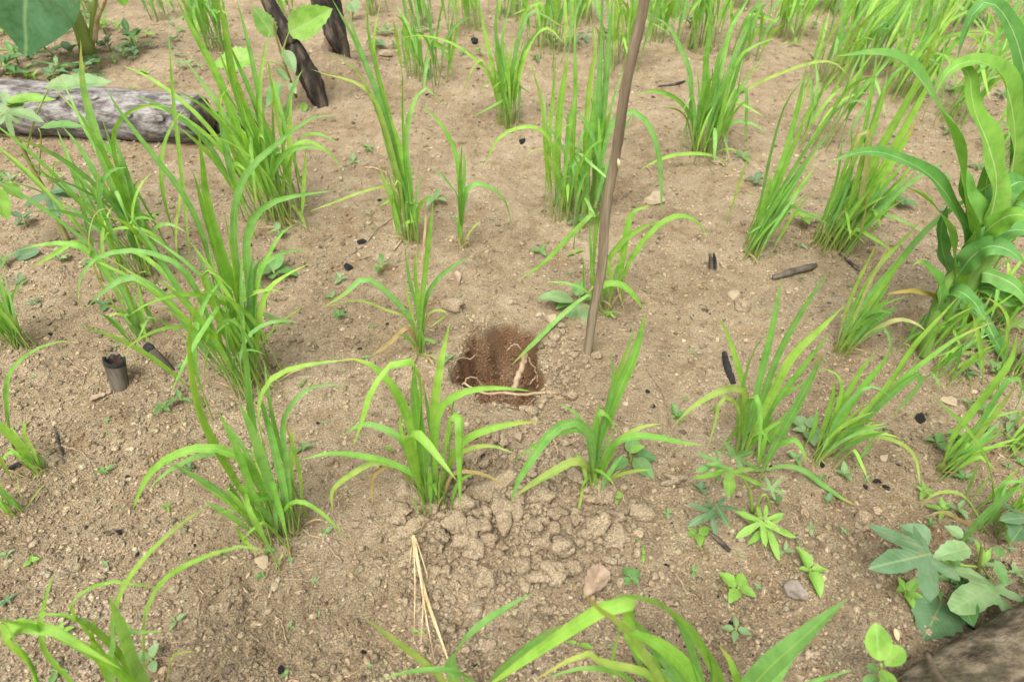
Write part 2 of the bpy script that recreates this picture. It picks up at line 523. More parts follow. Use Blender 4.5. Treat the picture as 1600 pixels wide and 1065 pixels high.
def to_cam(p):
    return nrm(np.array([0, 0, CAM_H]) - p)
def trace3(pts, off, kpow=1.25):
    """photo trace of a blade -> a curve rising from the ground where it starts"""
    p0 = g(*pts[0])
    Y0 = p0[1]
    q = np.array(pts, float)
    d = np.concatenate([[0], np.cumsum(np.linalg.norm(np.diff(q, axis=0), axis=1))]); d /= d[-1]
    out = [p0]
    for i in range(1, len(pts)):
        Y = Y0 + off * d[i] ** kpow
        p = at_Y(q[i][0], q[i][1], Y)
        zmin = float(h_smooth(p[0], p[1])) + .006
        it = 0
        while p[2] < zmin and it < 200:
            Y -= .006; p = at_Y(q[i][0], q[i][1], Y); it += 1
            zmin = float(h_smooth(p[0], p[1])) + .006
        out.append(p)
    return np.array(out)
def parse(s):
    return [tuple(float(c) for c in t.split(',')) for t in s.split()]

def add_blade(root, base, P, w, kind=None, stem=.30, n=14, dry=None, sr=None):
    """one tiller: a sheath stem from the ground and the blade it carries"""
    S = spline(P, 40)
    ks = max(3, int(40 * stem))
    col = leaf_col(kind, dry)
    r0 = sr if sr else min(.0042, max(.0018, w * .20))
    sp = S[:ks + 1][::max(1, ks // 5)]
    if len(sp) >= 3:
        tube_obj('stem', sp, np.linspace(r0, r0 * .55, len(sp)), M_STEM, root, base, 6, color=col, cap=False)
    bl = spline(S[max(0, ks - 3):], n)
    npf = .62 * to_cam(bl[n // 2]) + np.array([0, 0, .55]) + rng.normal(0, .26, 3)
    V, Fc, UV = ribbon(bl, w, prof_rice, random.uniform(.22, .5), 2, 0, nrm(npf), random.uniform(-.7, .7))
    link('leaf', mesh_np('leaf', V - base, Fc, UV), M_RICE, root, color=col)

def fill_blades(root, base, n, L, lean=(0, 0), spread=14, w=.009, droop=(10, 95), rad=.018, kinds=None):
    for i in range(n):
        phi = random.uniform(0, 2 * math.pi)
        th0 = math.radians(random.uniform(1, spread))
        d = np.array([math.sin(phi), math.cos(phi), 0])
        l = L * random.uniform(.55, 1.08)
        dr = math.radians(random.uniform(*droop)) * random.random() ** .7
        st = base + np.array([random.gauss(0, rad), random.gauss(0, rad), 0])
        st[2] = float(h_smooth(st[0], st[1])) - .003
        P = [st]; m = 12
        fold_at = random.uniform(.5, .85) if random.random() < .18 else 9
        for k in range(m):
            s = (k + 1) / m
            th = th0 + dr * max(0, s - .25) ** 1.6 * 1.5 + (1.7 if s > fold_at else 0)
            d = nrm(d + rng.normal(0, .06, 3) * np.array([1, 1, 0]))
            st = st + l / m * (d * math.sin(th) + np.array([lean[0], lean[1], 0]) * (.4 + .6 * s) + np.array([0, 0, 1]) * math.cos(th))
            st = st.copy(); st[2] = max(st[2], float(h_smooth(st[0], st[1])) + .006)
            P.append(st)
        kd = random.choice(kinds) if kinds else None
        add_blade(root, base, np.array(P), w * random.uniform(.7, 1.15), kd, random.uniform(.28, .42), 10)

def rice(label, base_px, leaves, nf=6, fill_h=150, lean=(0, 0), group='rice plants', fw=7, spread=14, droop=(10, 95), rad=.016, kinds=None):
    base = g(*base_px)
    root = empty('rice_plant', base, label, 'rice plant', group)
    for L in leaves:
        w, off, s = L[0], L[1], L[2]
        kind = L[3] if len(L) > 3 else None
        P = trace3(parse(s), off if off is not None else random.uniform(-.08, .05))
        mid = P[len(P) // 2]
        add_blade(root, base, P, px2m(w, mid) * 1.0, kind, stem=.26)
    if nf:
        fill_blades(root, base, int(nf * 1.9 + .5), px2m(fill_h, base) * 1.25, lean, spread, px2m(fw, base) * .88, droop, rad * 1.15, kinds)
    if group != 'rice plants in the back rows':
        fill_blades(root, base, 5, px2m(55, base), (lean[0] * .3, 0), 80, px2m(3.2, base), (40, 110), rad, ['d', 'd', 'o', 'y'])
    return root

# ------------------------------------------------------------------ the ground
def axis(segs):
    out = [segs[0][0]]
    for a, b, d0, d1 in segs:
        x = a
        while x < b - 1e-6:
            t = (x - a) / (b - a)
            x = x + d0 + (d1 - d0) * t
            out.append(min(x, b))
    return np.unique(np.round(np.array(out), 5))
xs_pos = axis([(0, .17, .0036, .0036), (.17, .65, .0060, .0060), (.65, 2.1, .0062, .0140), (2.1, 3.8, .0125, .026), (3.8, 12, .03, .8), (12, 70, .9, 8)])
xs = np.unique(np.concatenate([-xs_pos, xs_pos]))
ys = axis([(-25, -.2, 4, .15), (-.2, .42, .15, .006), (.42, 1.10, .0058, .0058), (1.10, 1.50, .0036, .0036), (1.50, 1.75, .0052, .0052), (1.75, 3.2, .0058, .0120), (3.2, 5.2, .011, .024), (5.2, 14, .03, .7), (14, 110, .8, 9)])
GX, GY = np.meshgrid(xs, ys)
GZ = h_full(GX, GY)
V = np.stack([GX.ravel(), GY.ravel(), GZ.ravel()], 1)
nx, ny = len(xs), len(ys)
ii = np.arange(nx * ny).reshape(ny, nx)
Fq = np.stack([ii[:-1, :-1].ravel(), ii[:-1, 1:].ravel(), ii[1:, 1:].ravel(), ii[1:, :-1].ravel()], 1)
gm = mesh_np('ground', V, Fq)
def fattr(me, name, vals):
    a = me.attributes.new(name, 'FLOAT', 'POINT'); a.data.foreach_set("value", np.asarray(vals, np.float32))
def moist_at(x, y):
    return np.clip((-h_hole(x, y) - .010 + .012 * vnoise(x * 60, y * 60, 33)) / .016, 0, 1) * np.clip(1.0 + .8 * vnoise(x * 20, y * 20, 31), 0, 1)
fattr(gm, 'spoil', spoil_mask(GX, GY).ravel())
fattr(gm, 'moist', moist_at(GX, GY).ravel())
ground = link('ground', gm, M_SOIL)
ground['kind'] = 'structure'

# ------------------------------------------------------------------ crumbs of soil (stuff)
def ico():
    t = (1 + 5 ** .5) / 2
    v = np.array([(-1, t, 0), (1, t, 0), (-1, -t, 0), (1, -t, 0), (0, -1, t), (0, 1, t), (0, -1, -t), (0, 1, -t), (t, 0, -1), (t, 0, 1), (-t, 0, -1), (-t, 0, 1)], float)
    v /= np.linalg.norm(v[0])
    f = np.array([(0, 11, 5), (0, 5, 1), (0, 1, 7), (0, 7, 10), (0, 10, 11), (1, 5, 9), (5, 11, 4), (11, 10, 2), (10, 7, 6), (7, 1, 8), (3, 9, 4), (3, 4, 2), (3, 2, 6), (3, 6, 8), (3, 8, 9), (4, 9, 5), (2, 4, 11), (6, 2, 10), (8, 6, 7), (9, 8, 1)])
    return v, f
IV, IF = ico()
def scatter_mesh(name, xy, size, mat, tint=None, sink=.25, squash=(.6, 1.0), spoil=True):
    n = len(xy)
    x, y = xy[:, 0], xy[:, 1]
    z = h_full(x, y)
    B = IV[None] * (1 + rng.normal(0, .20, (n, 12, 1)))
    B = B * np.stack([rng.uniform(.75, 1.3, n), rng.uniform(.75, 1.3, n), rng.uniform(*squash, n)], 1)[:, None, :]
    a = rng.uniform(0, 6.28, n); c, s = np.cos(a)[:, None], np.sin(a)[:, None]
    X = B[:, :, 0] * c - B[:, :, 1] * s; Yy = B[:, :, 0] * s + B[:, :, 1] * c
    W = np.stack([X, Yy, B[:, :, 2]], 2) * size[:, None, None]
    W = W + np.stack([x, y, z + size * (.85 - sink * 2)], 1)[:, None, :]
    Fa = (IF[None] + 12 * np.arange(n)[:, None, None]).reshape(-1, 3)
    me = mesh_np(name, W.reshape(-1, 3), Fa, smooth=False)
    if tint is not None:
        ca = me.attributes.new('tint', 'FLOAT_COLOR', 'POINT')
        cc = np.ones((n, 12, 4), np.float32); cc[:, :, :3] = tint[:, None, :]
        ca.data.foreach_set("color", cc.ravel())
    if spoil:
        fattr(me, 'spoil', np.repeat(spoil_mask(x, y), 12)); fattr(me, 'moist', np.repeat(moist_at(x, y), 12))
    o = link(name, me, mat)
    o['kind'] = 'stuff'
    return o
def view_points(n, y0=1090, y1=-40, bias=1.0):
    """points spread over the ground seen in the picture, denser near the viewer"""
    py = y0 + (y1 - y0) * rng.random(n) ** bias
    px = rng.uniform(-60, 1660, n)
    a, b = (px - 800) / F, -(py - 532.5) / F
    dz = b * CP - SP; t = -CAM_H / dz
    return np.stack([a * t, (b * SP + CP) * t], 1)
pts = view_points(66000, bias=1.12)
hr, _ = hole_r(pts[:, 0], pts[:, 1])
patch = vnoise(pts[:, 0] * 2.3 + 4, pts[:, 1] * 2.3, 71) + .6 * vnoise(pts[:, 0] * 7, pts[:, 1] * 7, 72)
pts = pts[(rng.random(len(pts)) < .80 + .9 * patch)]
sm = spoil_mask(pts[:, 0], pts[:, 1])
dist = np.hypot(pts[:, 1], CAM_H)
size = rng.lognormal(math.log(.00195), .55, len(pts)) * (1 + .8 * sm * rng.random(len(pts))) * (.70 + .26 * dist)
size = np.minimum(size, .0085)
tv = rng.normal(1.10, .30, (len(pts), 1)); tint = np.clip(tv * np.array([[1, 1, 1]]) + rng.normal(0, .04, (len(pts), 3)), .4, 1.6)
o = scatter_mesh('soil_crumbs', pts, size, M_CRUMB, tint, .28, (.45, .9))
o['label'] = 'fine sandy soil crumbs strewn over the bare ground'
def chips(name, n, smin, smax, mat, label, only=None):
    """thin flakes lying at odd angles: bits of straw, bark and leaf"""
    q = view_points(n, bias=1.12); q = q[hole_r(q[:, 0], q[:, 1])[0] > 1.05]
    q = q[spoil_mask(q[:, 0], q[:, 1]) < rng.random(len(q))]
    k = len(q); L = rng.uniform(smin, smax, k) * (.7 + .25 * np.hypot(q[:, 1], CAM_H)); Wd = L * rng.uniform(.12, .45, k)
    a = rng.uniform(0, 6.28, k); ux, uy = np.cos(a), np.sin(a)
    z = h_full(q[:, 0], q[:, 1]) + .002; t = rng.normal(0, .25, k)
    c = np.stack([q[:, 0], q[:, 1], z], 1)
    U = np.stack([ux, uy, t], 1) * L[:, None]; Wv = np.stack([-uy, ux, rng.normal(0, .35, k)], 1) * Wd[:, None]
    th = np.array([0, 0, .0006])
    cor = [c - U - .6 * Wv, c - .1 * U - Wv, c + U - .3 * Wv, c + .8 * U + .5 * Wv, c - .2 * U + Wv, c - U + .4 * Wv]
    VV = np.stack(cor + [v - th for v in cor], 1)
    f = [(0, 1, 4, 5), (1, 2, 3, 4), (7, 6, 11, 10), (8, 7, 10, 9)] + [(i, 6 + i, 6 + (i + 1) % 6, (i + 1) % 6) for i in range(6)]
    FF = (np.array(f)[None] + (np.arange(k) * 12)[:, None, None]).reshape(-1, 4)
    o = link(name, mesh_np(name, VV.reshape(-1, 3), FF, smooth=False), mat)
    o['kind'] = 'stuff'; o['label'] = label
chips('straw_chips', 4000, .003, .009, M_ROOT, 'pale chips of straw and bark strewn on the soil')
chips('bark_chips', 3600, .002, .008, M_TWIG, 'dark brown chips of bark and leaf strewn on the soil')
# lumps of the spoil heap, too many to count
def sub_ico():
    V = [tuple(v) for v in IV]; mid = {}; Fo = []
    def m(a, b):
        key = (min(a, b), max(a, b))
        if key not in mid:
            p = nrm(np.array(V[a]) + np.array(V[b])); V.append(tuple(p)); mid[key] = len(V) - 1
        return mid[key]
    for a, b, c in IF:
        x, y, z = m(a, b), m(b, c), m(c, a)
        Fo += [(a, x, z), (b, y, x), (c, z, y), (x, y, z)]
    return np.array(V), np.array(Fo)
SV, SF = sub_ico()
n = 1500
q = np.stack([rng.normal(SPX, .17, n * 3), rng.normal(SPY, .14, n * 3)], 1)
q = q[(rng.random(len(q)) < spoil_mask(q[:, 0], q[:, 1]) * 1.2) & (hole_r(q[:, 0], q[:, 1])[0] > 1.0)][:n]
rim_a = rng.uniform(-1.2, .6, 240); rim_r = rng.uniform(1.08, 1.75, 240)
q = np.vstack([q, np.stack([HX + HRX * rim_r * np.cos(rim_a), HCY + HRY * rim_r * np.sin(rim_a)], 1)])
n = len(q)
size = np.minimum(rng.lognormal(math.log(.0040), .60, n), .016)
dirs = rng.normal(0, 1, (n, 4, 3)); dirs /= np.linalg.norm(dirs, axis=2, keepdims=True)
B = np.repeat(SV[None], n, 0) * (1 + rng.normal(0, .13, (n, len(SV), 1)))
for k in range(4):                                   # flatten each lump on a few random sides
    e = np.maximum(np.einsum('nvk,nk->nv', B, dirs[:, k]) - rng.uniform(.25, .7, (n, 1)), 0)
    B = B - e[..., None] * dirs[:, k][:, None, :] * .85
B = B * np.stack([rng.uniform(.8, 1.25, n), rng.uniform(.8, 1.25, n), rng.uniform(.7, 1.0, n)], 1)[:, None, :]
W_ = B * size[:, None, None] + np.stack([q[:, 0], q[:, 1], h_full(q[:, 0], q[:, 1]) + size * .55], 1)[:, None, :]
me = mesh_np('spoil_lumps', W_.reshape(-1, 3), (SF[None] + len(SV) * np.arange(n)[:, None, None]).reshape(-1, 3), smooth=False)
fattr(me, 'spoil', np.full(n * len(SV), .9)); fattr(me, 'moist', np.zeros(n * len(SV)))
ca = me.attributes.new('tint', 'FLOAT_COLOR', 'POINT'); cc = np.ones((n, len(SV), 4), np.float32); cc[:, :, :3] = rng.normal(1.0, .15, (n, 1, 1))
ca.data.foreach_set("color", cc.ravel())
o = link('spoil_lumps', me, M_CRUMB); o['kind'] = 'stuff'; o['label'] = 'loose crumbly lumps of soil thrown out in front of the hole'
# crumbs of moist subsoil on the walls and floor of the hole
a_ = rng.uniform(0, 6.28, 2600); r_ = np.sqrt(rng.random(2600)) * 1.08
hp_ = np.stack([HX + HRX * r_ * np.cos(a_), HCY + HRY * r_ * np.sin(a_)], 1)
tv = rng.normal(1.0, .28, (len(hp_), 1)); tint = np.clip(tv * np.ones((1, 3)), .35, 2.0)
o = scatter_mesh('hole_crumbs', hp_, np.minimum(rng.lognormal(math.log(.0021), .5, len(hp_)), .008), M_CRUMB, tint, .2, (.6, 1.0))
o['label'] = 'moist reddish-brown crumbs clinging to the inside of the hole'
pts = view_points(1700, bias=1.1); hr, _ = hole_r(pts[:, 0], pts[:, 1]); pts = pts[(hr > 1.0)]
keep = vnoise(pts[:, 0] * 3, pts[:, 1] * 3, 44) > -.1
pts = pts[keep]; pts = pts[spoil_mask(pts[:, 0], pts[:, 1]) < .4]
o = scatter_mesh('charcoal_crumbs', pts, rng.lognormal(math.log(.0017), .45, len(pts)), M_CHAR, None, .3, (.25, .6), False)
o['label'] = 'tiny black charcoal crumbs strewn over the soil'

# fine rootlets and straw bits (stuff)
def fibres(name, n, lmin, lmax, rad, mat, seedpts, label):
    m = 5
    x, y = seedpts[:n, 0].copy(), seedpts[:n, 1].copy(); n = len(x)
    l = rng.uniform(lmin, lmax, n) * rng.uniform(.6, 1, n); a = rng.uniform(0, 6.28, n); b = rng.normal(0, 1.4, n)
    P = []
    for i in range(m + 1):
        P.append(np.stack([x, y, h_full(x, y) + .0016 + rad + np.abs(rng.normal(0, .0018, n))], 1))
        a = a + b / m + rng.normal(0, .22, n)
        x = x + np.cos(a) * l / m; y = y + np.sin(a) * l / m
    P = np.stack(P, 1)
    T = np.gradient(P, axis=1); T /= np.linalg.norm(T, axis=2, keepdims=True)
    A = np.stack([T[..., 1], -T[..., 0], np.zeros_like(T[..., 0])], 2); A /= np.maximum(np.linalg.norm(A, axis=2, keepdims=True), 1e-6)
    B = np.cross(A, T)
    r = (rad * rng.uniform(.6, 1.5, n))[:, None] * (1 - .5 * np.arange(m + 1) / m)[None]
    VV = np.stack([P + r[..., None] * (A * math.cos(2.094 * j + .5) + B * math.sin(2.094 * j + .5)) for j in range(3)], 2)
    f0 = np.array([(i * 3 + j, i * 3 + (j + 1) % 3, i * 3 + 3 + (j + 1) % 3, i * 3 + 3 + j) for i in range(m) for j in range(3)])
    FF = (f0[None] + (np.arange(n) * 3 * (m + 1))[:, None, None]).reshape(-1, 4)
    o = link(name, mesh_np(name, VV.reshape(-1, 3), FF), mat)
    o['kind'] = 'stuff'; o['label'] = label
    return o
fp = view_points(6500, bias=1.15); fp = fp[hole_r(fp[:, 0], fp[:, 1])[0] > 1.1]; fp = fp[spoil_mask(fp[:, 0], fp[:, 1]) < rng.random(len(fp)) * .9]
fibres('rootlet_litter', len(fp), .012, .065, .0006, M_ROOT, fp, 'fine pale rootlets and straw bits lying on the soil')
fp = view_points(1500, bias=1.15); fp = fp[hole_r(fp[:, 0], fp[:, 1])[0] > 1.1]
fibres('twig_litter', len(fp), .008, .035, .0009, M_TWIG, fp, 'fine brown twig bits lying on the soil')

# ------------------------------------------------------------------ rice plants
# each blade: (width in photo px, depth offset of the tip in metres or None, trace, kind)
G_NEAR = 'rice plants around the dug hole'
rice('rice tuft directly in front of the hole, one broad blade drooping straight down', (680, 795), [
    (16, -.05, '672,790 650,720 655,650 655,600 645,570 625,562 600,585 580,615 568,650 552,697'),
    (16, .02, '670,790 650,700 637,652 618,612 595,583 565,563 530,562'),
    (17, -.03, '668,790 660,700 652,650 647,600 648,568'),
    (14, .05, '685,790 680,720 678,650 685,590 692,550 703,503'),
    (12, -.02, '685,790 680,700 686,645 705,622 740,608 790,606 832,611'),
    (19, -.14, '665,795 650,730 640,690 645,675 660,685 685,715 715,752'),
    (18, -.16, '685,790 690,720 698,670 708,645 718,650 719,700 719,745 720,797'),
    (11, .03, '668,785 645,720 625,685 595,668 565,663 535,680'),
    (10, -.03, '670,790 650,745 620,727 580,715 520,708 470,718'),
    (9, -.05, '660,780 630,735 590,722 555,737 520,765 520,800', 'y'),
    (8, -.02, '685,790 700,730 725,705 765,696 805,708', 'y'),
    (7, -.05, '690,790 705,745 730,737 765,745 795,765', 'o'),
    (12, .02, '680,790 705,720 728,687 765,670 810,660 850,659'),
    (8, 0, '668,780 640,720 627,670 625,640'),
    (6, -.04, '650,770 625,730 605,728 582,748 582,790', 'o'),
    (7, .03, '675,790 676,700 668,640 660,590'),
    (6, 0, '690,790 700,720 704,660 712,600'),
], 7, 110, (0, 0), G_NEAR, 8, rad=.012)
rice('rice tuft with blades arching low to both sides, right-hand front of the hole', (930, 765), [
    (18, .03, '930,765 935,700 950,655 970,605 990,560 1003,515 1009,485'),
    (11, .02, '928,765 935,700 945,645 957,600 972,565 985,530 990,505'),
    (7, 0, '930,765 940,680 955,620 958,580 952,545'),
    (15, -.10, '928,765 925,700 915,668 890,658 860,677 832,715 808,755 797,790'),
    (14, -.07, '925,765 918,730 895,722 865,737 830,757 805,775', 'y'),
    (7, -.02, '925,765 920,690 905,672 870,678 840,692 800,722'),
    (7, .06, '928,765 920,690 910,660 895,641 870,630'),
    (12, -.03, '935,765 945,720 965,690 995,681 1030,684 1070,692 1102,695'),
    (9, .02, '935,765 945,715 965,690 1000,668 1035,661', 'y'),
    (8, -.06, '930,760 925,735 945,742 962,760'),
    (6, -.05, '935,765 950,750 985,737 1018,733', 'y'),
    (10, -.02, '930,760 930,680 938,642 955,658 965,680'),
    (5, -.06, '925,745 915,742 908,775 902,805', 'y'),
    (9, 0, '926,765 928,700 934,655 936,625'),
], 7, 90, (.05, 0), G_NEAR, 9, spread=10, rad=.011)
rice('large bright rice tuft in the left foreground with a tall hooked blade', (440, 838), [
    (17, .02, '440,840 400,800 360,740 325,680 305,630 294,570 293,520 300,490 318,454'),
    (14, .05, '445,835 425,770 400,700 388,620 382,550 376,495'),
    (14, -.04, '435,835 410,770 380,720 345,702 310,700 262,717 228,750 206,800'),
    (9, -.05, '430,830 375,790 310,748 275,728 250,722'),
    (9, 0, '440,835 415,770 385,715 350,706 300,716 255,742 232,765'),
    (13, .02, '450,835 430,760 412,690 405,640 418,600 445,580 490,568 546,562'),
    (7, -.05, '430,838 445,797 465,783 490,792 515,812 538,837'),
    (9, 0, '485,812 460,760 440,700 425,640 412,560'),
    (16, .0, '450,838 430,780 410,720 392,670 372,625'),
    (13, .03, '455,838 445,770 430,700 418,655 400,600'),
    (12, -.03, '425,840 395,770 370,700 340,640'),
    (8, .02, '465,835 470,760 455,690 440,650'),
    (9, .05, '460,838 448,730 442,660 470,615 505,600 540,604'),
    (8, -.04, '410,845 375,800 345,765 312,742'),
], 14, 165, (-.10, 0), G_NEAR, 9, rad=.026)
rice('small thin rice plant at the back left rim of the hole', (656, 553), [
    (8, 0, '657,552 658,490 665,420 672,360 677,310'),
    (6, 0, '656,552 652,485 640,440 632,383'),
    (7, 0, '656,552 654,480 649,430 651,383'),
    (7, -.02, '655,550 645,490 637,460 636,436'),
    (9, -.05, '655,550 645,505 617,470 590,445 567,436 540,458 500,483'),
    (4, -.03, '655,550 640,500 605,485 560,470 505,480', 'y'),
    (8, .02, '658,550 662,480 680,440 705,418 736,400'),
    (4, -.03, '658,540 670,490 697,488 680,505 665,515', 'y'),
    (7, -.06, '655,550 638,512 610,535 575,560', 'o'),
], 3, 60, (0, 0), G_NEAR, 6, rad=.006)
rice('rice plant growing behind the foot of the bamboo stake', (945, 480), [
    (9, -.03, '925,470 927,430 931,370 934,328 915,343 885,373 855,405 830,425 804,440'),
    (8, -.12, '935,492 925,462 905,470 870,500 835,535 799,570'),
    (5, 0, '922,475 912,450 911,400'),
    (11, .02, '968,470 970,430 975,390 982,350 990,330 1018,321'),
    (10, .02, '972,470 977,425 1000,385 1030,352 1060,338 1085,345 1108,370'),
    (10, .03, '945,475 945,420 965,385 995,360 1030,345'),
    (10, -.05, '940,490 935,455 950,443 975,447 995,468 1006,485'),
    (6, 0, '925,472 924,420 921,360 919,316'),
    (6, -.03, '930,480 915,455 885,443 855,440'),
    (7, 0, '950,490 955,440 945,400 940,370'),
], 4, 70, (0, 0), G_NEAR, 6, rad=.018)
rice('rice clump leaning right, beside a palmate weed on the right of the hole', (1160, 715), [
    (11, .02, '1155,715 1175,650 1188,590 1203,530 1214,475 1221,433'),
    (12, .02, '1160,715 1185,640 1215,555 1250,490 1296,421'),
    (14, 0, '1160,715 1195,640 1235,560 1280,515 1319,477'),
    (9, 0, '1165,715 1205,640 1250,580 1297,520'),
    (9, .02, '1150,715 1165,630 1157,585 1142,535 1123,493'),
    (8, 0, '1150,715 1155,640 1165,590 1178,550 1194,520'),
    (11, -.06, '1150,715 1160,650 1165,615 1145,605 1110,618 1075,642 1050,668', 'y'),
    (9, -.12, '1160,715 1165,650 1175,617 1186,630 1188,670 1184,725'),
    (8, -.10, '1150,715 1155,650 1140,622 1125,625 1117,660 1105,700', 'y'),
    (13, .0, '1180,765 1200,718 1227,668 1255,615 1275,575 1284,548'),
    (9, -.06, '1165,735 1190,735 1225,728 1255,735 1285,757 1315,778 1342,792'),
    (8, 0, '1165,715 1215,630 1255,600 1290,565'),
], 9, 110, (.22, 0), G_NEAR, 7, rad=.018)
rice('rice clump leaning far right with reddish stem bases, over a mint-like weed', (1282, 716), [
    (12, .02, '1275,718 1305,670 1345,610 1378,570 1396,538'),
    (9, .02, '1280,718 1335,660 1390,600 1430,540 1470,495 1504,456'),
    (8, .02, '1285,718 1340,665 1400,600 1450,560 1500,525 1560,500'),
    (12, -.02, '1290,715 1350,655 1390,617 1420,592 1437,583 1438,597 1420,620 1395,648'),
    (6, 0, '1275,715 1300,660 1315,610 1305,583 1280,575'),
    (7, -.03, '1280,715 1310,650 1340,615 1365,604 1395,622'),
    (7, -.06, '1290,715 1325,690 1365,682 1405,692 1430,715 1438,760', 'y'),
    (10, .03, '1278,716 1300,660 1320,620 1350,570 1372,545'),
    (8, 0, '1272,716 1290,660 1300,625 1304,590'),
], 10, 110, (.38, 0), G_NEAR, 7, spread=10, rad=.014)
rice('rice clump with straight erect blades and cut pale tips, left of the maize', (1312, 550), [
    (8, .02, '1310,550 1340,475 1370,418 1410,375 1441,344'),
    (10, .02, '1315,550 1350,475 1400,415 1450,357 1500,318 1563,279'),
    (6, 0, '1305,550 1322,485 1340,440 1360,400 1373,373', 'y'),
    (5, 0, '1315,550 1350,460 1380,400 1391,366', 'p'),
    (8, .02, '1308,550 1335,480 1365,430 1395,390'),
    (9, .0, '1318,550 1355,480 1390,430 1425,385'),
    (7, -.05, '1320,555 1360,520 1400,500 1430,505 1450,520', 'p'),
], 12, 110, (.36, .0), G_NEAR, 6, spread=8, rad=.013)
G_MID = 'rice plants in the middle of the plot'
rice('leafy rice tuft left of centre, long blades arching both ways', (392, 602), [
    (16, .02, '395,600 385,520 372,465 350,410 330,350 318,290 315,250 309,198'),
    (12, .03, '398,600 388,520 375,450 366,370 370,310 390,265 430,228 470,195 505,178 531,180'),
    (10, 0, '395,600 390,520 390,450 396,395'),
    (10, -.03, '385,600 360,540 340,497 326,455 317,428 326,420 348,437 370,462'),
    (10, -.03, '395,600 385,540 375,505 365,497 340,515 325,545 318,580 320,615'),
    (11, -.02, '380,605 330,560 290,505 255,460 230,443 205,432 172,447 134,481'),
    (9, .0, '370,600 335,520 305,450 280,415 240,397 200,392 160,400 137,417 123,445 122,480'),
    (12, .02, '400,600 392,480 385,380 398,338 425,316 465,305 522,298'),
    (9, .02, '402,600 398,500 405,435 425,390 440,365 460,350'),
    (9, 0, '402,600 402,520 415,460 445,432 488,410'),
    (9, 0, '405,600 402,550 425,515 455,490 480,475'),
    (14, .02, '380,600 365,500 340,400 318,330 308,290 299,262'),
    (9, .02, '345,500 320,380 290,310 255,262 218,215 188,175 160,130'),
    (11, 0, '392,600 378,510 368,440 358,380 350,330'),
    (10, .0, '385,600 345,540 310,490 285,470'),
], 18, 240, (-.08, 0), G_MID, 8, spread=16, droop=(30, 130), rad=.040)
rice('tall narrow rice tuft above the small thin one, tips out of the picture', (642, 376), [
    (10, .02, '640,375 632,300 612,210 585,135 552,60 515,-8'),
    (8, .02, '642,375 630,280 607,180 588,110 575,50 574,-8'),
    (8, .04, '642,375 632,280 610,190 590,110 585,60 597,-8'),
    (9, 0, '640,375 620,260 590,150 562,75 538,5'),
    (8, -.03, '640,375 620,270 595,180 575,142 545,126 510,117 485,108', 'y'),
    (6, -.03, '638,375 615,260 585,165 560,115 530,92 510,85', 'y'),
    (8, .0, '648,375 642,290 634,225 640,180 655,145 672,140 691,168'),
    (6, .0, '645,375 635,280 629,200 628,105'),
    (6, -.05, '635,375 628,300 621,281 613,300 612,342', 'y'),
    (4, -.05, '630,370 622,310 607,291 565,300 525,315 482,331', 'y'),
    (9, 0, '645,375 640,300 625,230 605,170'),
    (9, 0, '640,375 628,310 612,250 595,200'),
    (4, -.04, '650,375 655,330 665,340 658,420', 'd'),
], 8, 110, (-.06, 0), G_MID, 6, spread=7, rad=.016)
rice('slender young rice plant between the two tall tufts', (721, 386), [
    (7, 0, '721,385 718,320 719,270 722,222'),
    (6, .02, '722,385 722,320 726,270 725,230'),
    (7, 0, '720,385 716,310 703,288 685,268 672,262'),
    (7, .03, '722,385 718,290 712,240 690,195 655,160'),
    (8, 0, '722,385 724,320 735,290 762,292 788,315 800,356'),
], 1, 60, (0, 0), G_MID, 5, rad=.004)
rice('dense upright rice clump just left of the stake', (905, 338), [
    (12, 0, '880,330 872,250 875,175 884,110 889,80'),
    (11, 0, '895,330 895,240 900,150 901,85'),
    (5, .03, '893,330 897,200 898,100 899,-3'),
    (12, 0, '925,330 932,220 937,130 940,43'),
    (11, .02, '930,330 940,220 948,120 953,50 958,-8'),
    (9, .02, '910,330 915,200 922,120 930,80 922,25'),
    (8, 0, '862,340 853,250 847,170 835,120 828,97 818,93'),
    (6, 0, '865,335 858,240 864,150 869,80'),
    (5, .03, '935,330 945,220 960,150 978,100'),
    (6, -.04, '895,345 880,300 865,240 878,203 898,192'),
    (6, -.03, '880,345 860,250 845,232 825,240 813,265', 'y'),
    (6, -.03, '875,345 865,240 845,203 815,199 780,215 754,262'),
    (9, -.02, '930,345 945,230 965,180 985,173 1010,190 1025,225 1032,265 1034,336'),
    (10, 0, '915,345 918,260 926,180 930,120'),
    (9, 0, '888,345 884,260 890,190 905,130'),
    (6, -.04, '905,350 900,280 920,235 945,215'),
    (5, -.05, '930,345 915,290 905,250 895,266 918,312 922,370'),
], 22, 150, (0.02, 0), G_MID, 6, spread=8, droop=(5, 60), rad=.045)
